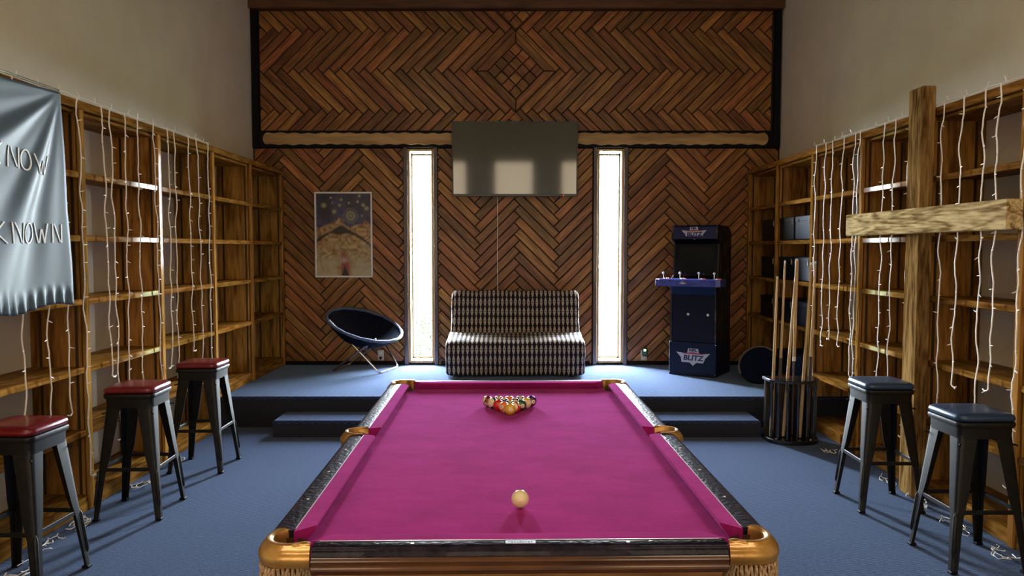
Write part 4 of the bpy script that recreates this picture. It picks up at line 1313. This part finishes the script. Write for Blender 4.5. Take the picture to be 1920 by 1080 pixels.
# control deck
dk = [(-.095, -.19), (-.05, -.215), (.10, -.205), (.385, -.205), (.54, -.215), (.583, -.19), (.583, .0), (.50, .055), (-.01, .055), (-.095, .0)]
deck = MB().prism(dk, .945, 1.018, None, .006).build('control_deck', M_cp, ac)
MB().box((-.098, -.095, .980), (.008, .17, .072), .002).build('deck_lit_end', plain('lit_end_cream', (.75, .72, .66), .5), deck)  # window light on the deck's left end, painted as a cream plate
M_rb = plain('red_button', (.65, .02, .02), .3); M_wb = plain('white_button', (.8, .8, .85), .3)
sh_, kn = MB(), MB()
for i, x in enumerate((-.04, .13, .33, .50)):
    y = -.06 if i in (0, 3) else -.03
    j = MB().tube([(x - .02, y, 1.017), (x - .02, y, 1.065)], .005, 8); jo = j.build('joystick', M_chrome, deck)
    MB().lathe([(.001, -.014), (.010, -.010), (.0145, 0), (.010, .010), (.001, .014)], 12, (x - .02, y, 1.075)).build('ball_top', M_wb, jo, smooth=True)
    for k, (dx_, dy_) in enumerate(((.035, .0), (.062, -.02), (.03, -.05))):
        MB().cyl((x + dx_, y + dy_ - .03, 1.017), .013, .010, 12, .010).build('button', M_rb if k < 2 else M_wb, deck)
for x in (.19, .40):
    MB().lathe([(.014, 0), (.013, -.008), (.006, -.012), (.0005, -.012)], 14, (0, 0, 0), Matrix.Translation((x, .006, .645)) @ Matrix.Rotation(R(-90), 4, 'X') @ Matrix.Scale(-1, 4, (0, 0, 1)) if False else Matrix.Translation((x, .005, .645)) @ Matrix.Rotation(R(-90), 4, 'X')).build('lock_knob', M_wb, ac, smooth=True)
# logos
M_sil = plain('logo_silver', (.46, .45, .47), .45); M_lr = plain('logo_red', (.42, .04, .05), .45); M_ln = plain('logo_navy', (.006, .010, .06), .45)
def logo(cx, cy, cz, S, parent, tilt=0.0):
    """winged badge facing -y"""
    B = Matrix.Translation((cx, cy, cz)) @ Matrix.Rotation(R(90) - tilt, 4, 'X')
    base = [(-.50, .13), (-.22, .10), (-.17, .13), (-.15, .25), (.15, .25), (.17, .13), (.22, .10), (.50, .13), (.36, -.02), (.30, -.16), (.10, -.16), (0, -.25), (-.10, -.16), (-.34, -.16), (-.36, -.02)]
    base = base[::-1]
    MB().prism([(x * S, y * S) for x, y in base], 0, .002, B).build('logo_badge', M_sil, parent)
    MB().prism([(x * S, y * S) for x, y in [(-.34, .085), (.34, .085), (.16, .125), (0, .15), (-.16, .125)]], 0, .003, B).build('logo_stripe', M_lr, parent)
    t1 = text_mb('BLITZ', .205 * S, .0005, .008 * S, .12); 
    t1.v = [tuple(B @ Vector((v[0] * 1.12, v[1] - .03 * S, v[2] + .003))) for v in t1.v]; t1.build('logo_word', M_ln, parent)
    t2 = text_mb('NFL', .105 * S, .0005, .006 * S); t2.v = [tuple(B @ Vector((v[0] * 1.25, v[1] + .195 * S, v[2] + .003))) for v in t2.v]; t2.build('logo_word', M_ln, parent)
logo(W / 2 + .01, -.0115, .20, .36, ac)
logo(W / 2, .008, 1.487, .27, ac, R(-10))
for x in (-.002, W + .002):
    for z in (.03, .34): MB().cyl((x, -.012, z), .005, .004, 8, axis='y').build('bolt', M_chrome, ac)
lg_ = MB()
for x, s_ in ((.20, .02), (.45, .024)):
    lg_.prism([(x - s_ * 2, .975), (x, .985 - s_ * .9), (x + s_ * 2, .975), (x, .985 + s_ * .5)][::1], 0, .001, Matrix(((1, 0, 0, 0), (0, 0, -1, -.205), (0, 1, 0, 0), (0, 0, 0, 1))))
lg_.build('deck_emblem', M_sil, deck)

# ------------------------------------------------------------------ round dark object behind the rack
po2 = thing('round_pouf', 'dark round seat with a pale curved rim behind the cue rack', 'seat', (2.46, 7.32, PH))
B = Matrix.Translation((0, 0, .165)) @ Matrix.Rotation(R(-38), 4, 'Z') @ Matrix.Rotation(R(62), 4, 'X')
MB().lathe([(.001, -.12), (.12, -.10), (.19, -.02), (.195, .03), (.17, .05), (.06, .02), (.001, .01)], 28, (0, 0, 0), B).build('seat_body', M_cf, po2, smooth=180)
MB().tube([B @ Vector((.193 * math.cos(2 * math.pi * j / 40), .193 * math.sin(2 * math.pi * j / 40), .035)) for j in range(6, 25)], .010, 6).build('pale_rim', plain('tan_piping', (.13, .10, .06), .6), po2, smooth=True)

# ------------------------------------------------------------------ cue rack and cues
ck = thing('cue_rack', 'black floor standing cue rack at the right end of the step', 'cue rack', (2.335, 6.13, 0))
M_bk = plain('black_lacquer', (.006, .006, .007), .25, coat=.5)
def dshape(w, d, n=12):
    return [(-w, d * .55), (-w, 0)] + [(-w * math.cos(math.pi * i / n), -d * .9 * math.sin(math.pi * i / n) ** .8) for i in range(1, n)] + [(w, 0), (w, d * .55)]
ds = dshape(.215, .19)
MB().prism(ds, .0, .035, None, .006).build('base_plate', M_bk, ck)
MB().prism(ds, .505, .527, None, .005).build('top_plate', M_bk, ck)
for i in range(7):
    a = math.pi * (i + .5) / 7
    x, y = -.185 * math.cos(a), -.14 * math.sin(a) ** .8
    MB().lathe([(.010, .035), (.014, .08), (.009, .12), (.013, .27), (.009, .42), (.014, .46), (.010, .505)], 10, (x, y, 0)).build('spindle', M_bk, ck, smooth=True)
MB().box((0, .085, .27), (.40, .014, .47), .002).build('back_panel', M_bk, ck)
for x, y in ((-.15, -.08), (.12, -.10)):
    MB().cyl((x, y, .036), .016, .006, 12).build('cue_cup', M_chrome, ck)
M_shaft = wood('cue_shaft_maple', (.42, .26, .11), (.62, .43, .21), 'z', 8, .35, .3, .1, 1.0)
M_butt = plain('cue_butt_lacquer', (.05, .02, .012), .25, coat=.5)
cues = [(1455, 1458, 517, 6.10), (1467, 1472, 487, 6.05), (1482, 1494, 483, 6.10), (1493, 1494, 486, 6.16), (1512, 1521, 490, 6.06), (1524, 1529, 488, 6.14)]
labs = ['shortest pool cue at the left end of the rack', 'second pool cue from the left in the rack', 'pool cue leaning to the right, crossing its neighbour', 'pool cue standing with its white ferrule down', 'pool cue second from the right in the rack', 'rightmost pool cue in the rack']
for i, (ub, ut, vt, Y) in enumerate(cues):
    xb = (ub - 960) / 1390 * Y; xt = (ut - 960) / 1390 * (Y + .03)
    zt = 1.6 - (vt - 467) / 1390 * Y; zb = .045
    # extrapolate the foot from the height seen at the top plate
    zp = .55; f = (zt - zb) / (zt - zp)
    x0 = xt + (xb - xt) * f
    q = thing('pool_cue', labs[i], 'cue', (x0, Y, zb), 0, 'pool cues in the rack')
    dvec = Vector((xt - x0, .03, zt - zb))
    P_ = lambda t: dvec * t
    flip = (i == 3)
    if not flip:
        MB().tube([P_(0), P_(.02), P_(.45)], [.013, .0145, .0125], 10).build('butt', M_butt if i % 2 else M_shaft, q, smooth=True)
        MB().tube([P_(.45), P_(.98)], [.0125, .0075], 10).build('shaft', M_shaft, q, smooth=True)
        MB().tube([P_(.98), P_(.995)], [.0075, .0072], 10).build('ferrule', M_white, q)
        MB().tube([P_(.995), P_(1)], [.007, .006], 10).build('tip', M_black, q)
    else:
        MB().tube([P_(0), P_(.42)], [.0075, .010], 10).build('lower_shaft', M_butt, q, smooth=True)
        MB().tube([P_(.42), P_(.445)], [.0135, .0135], 10).build('ferrule', M_white, q)
        MB().tube([P_(.445), P_(1)], [.0125, .0145], 10).build('shaft', M_shaft, q, smooth=True)
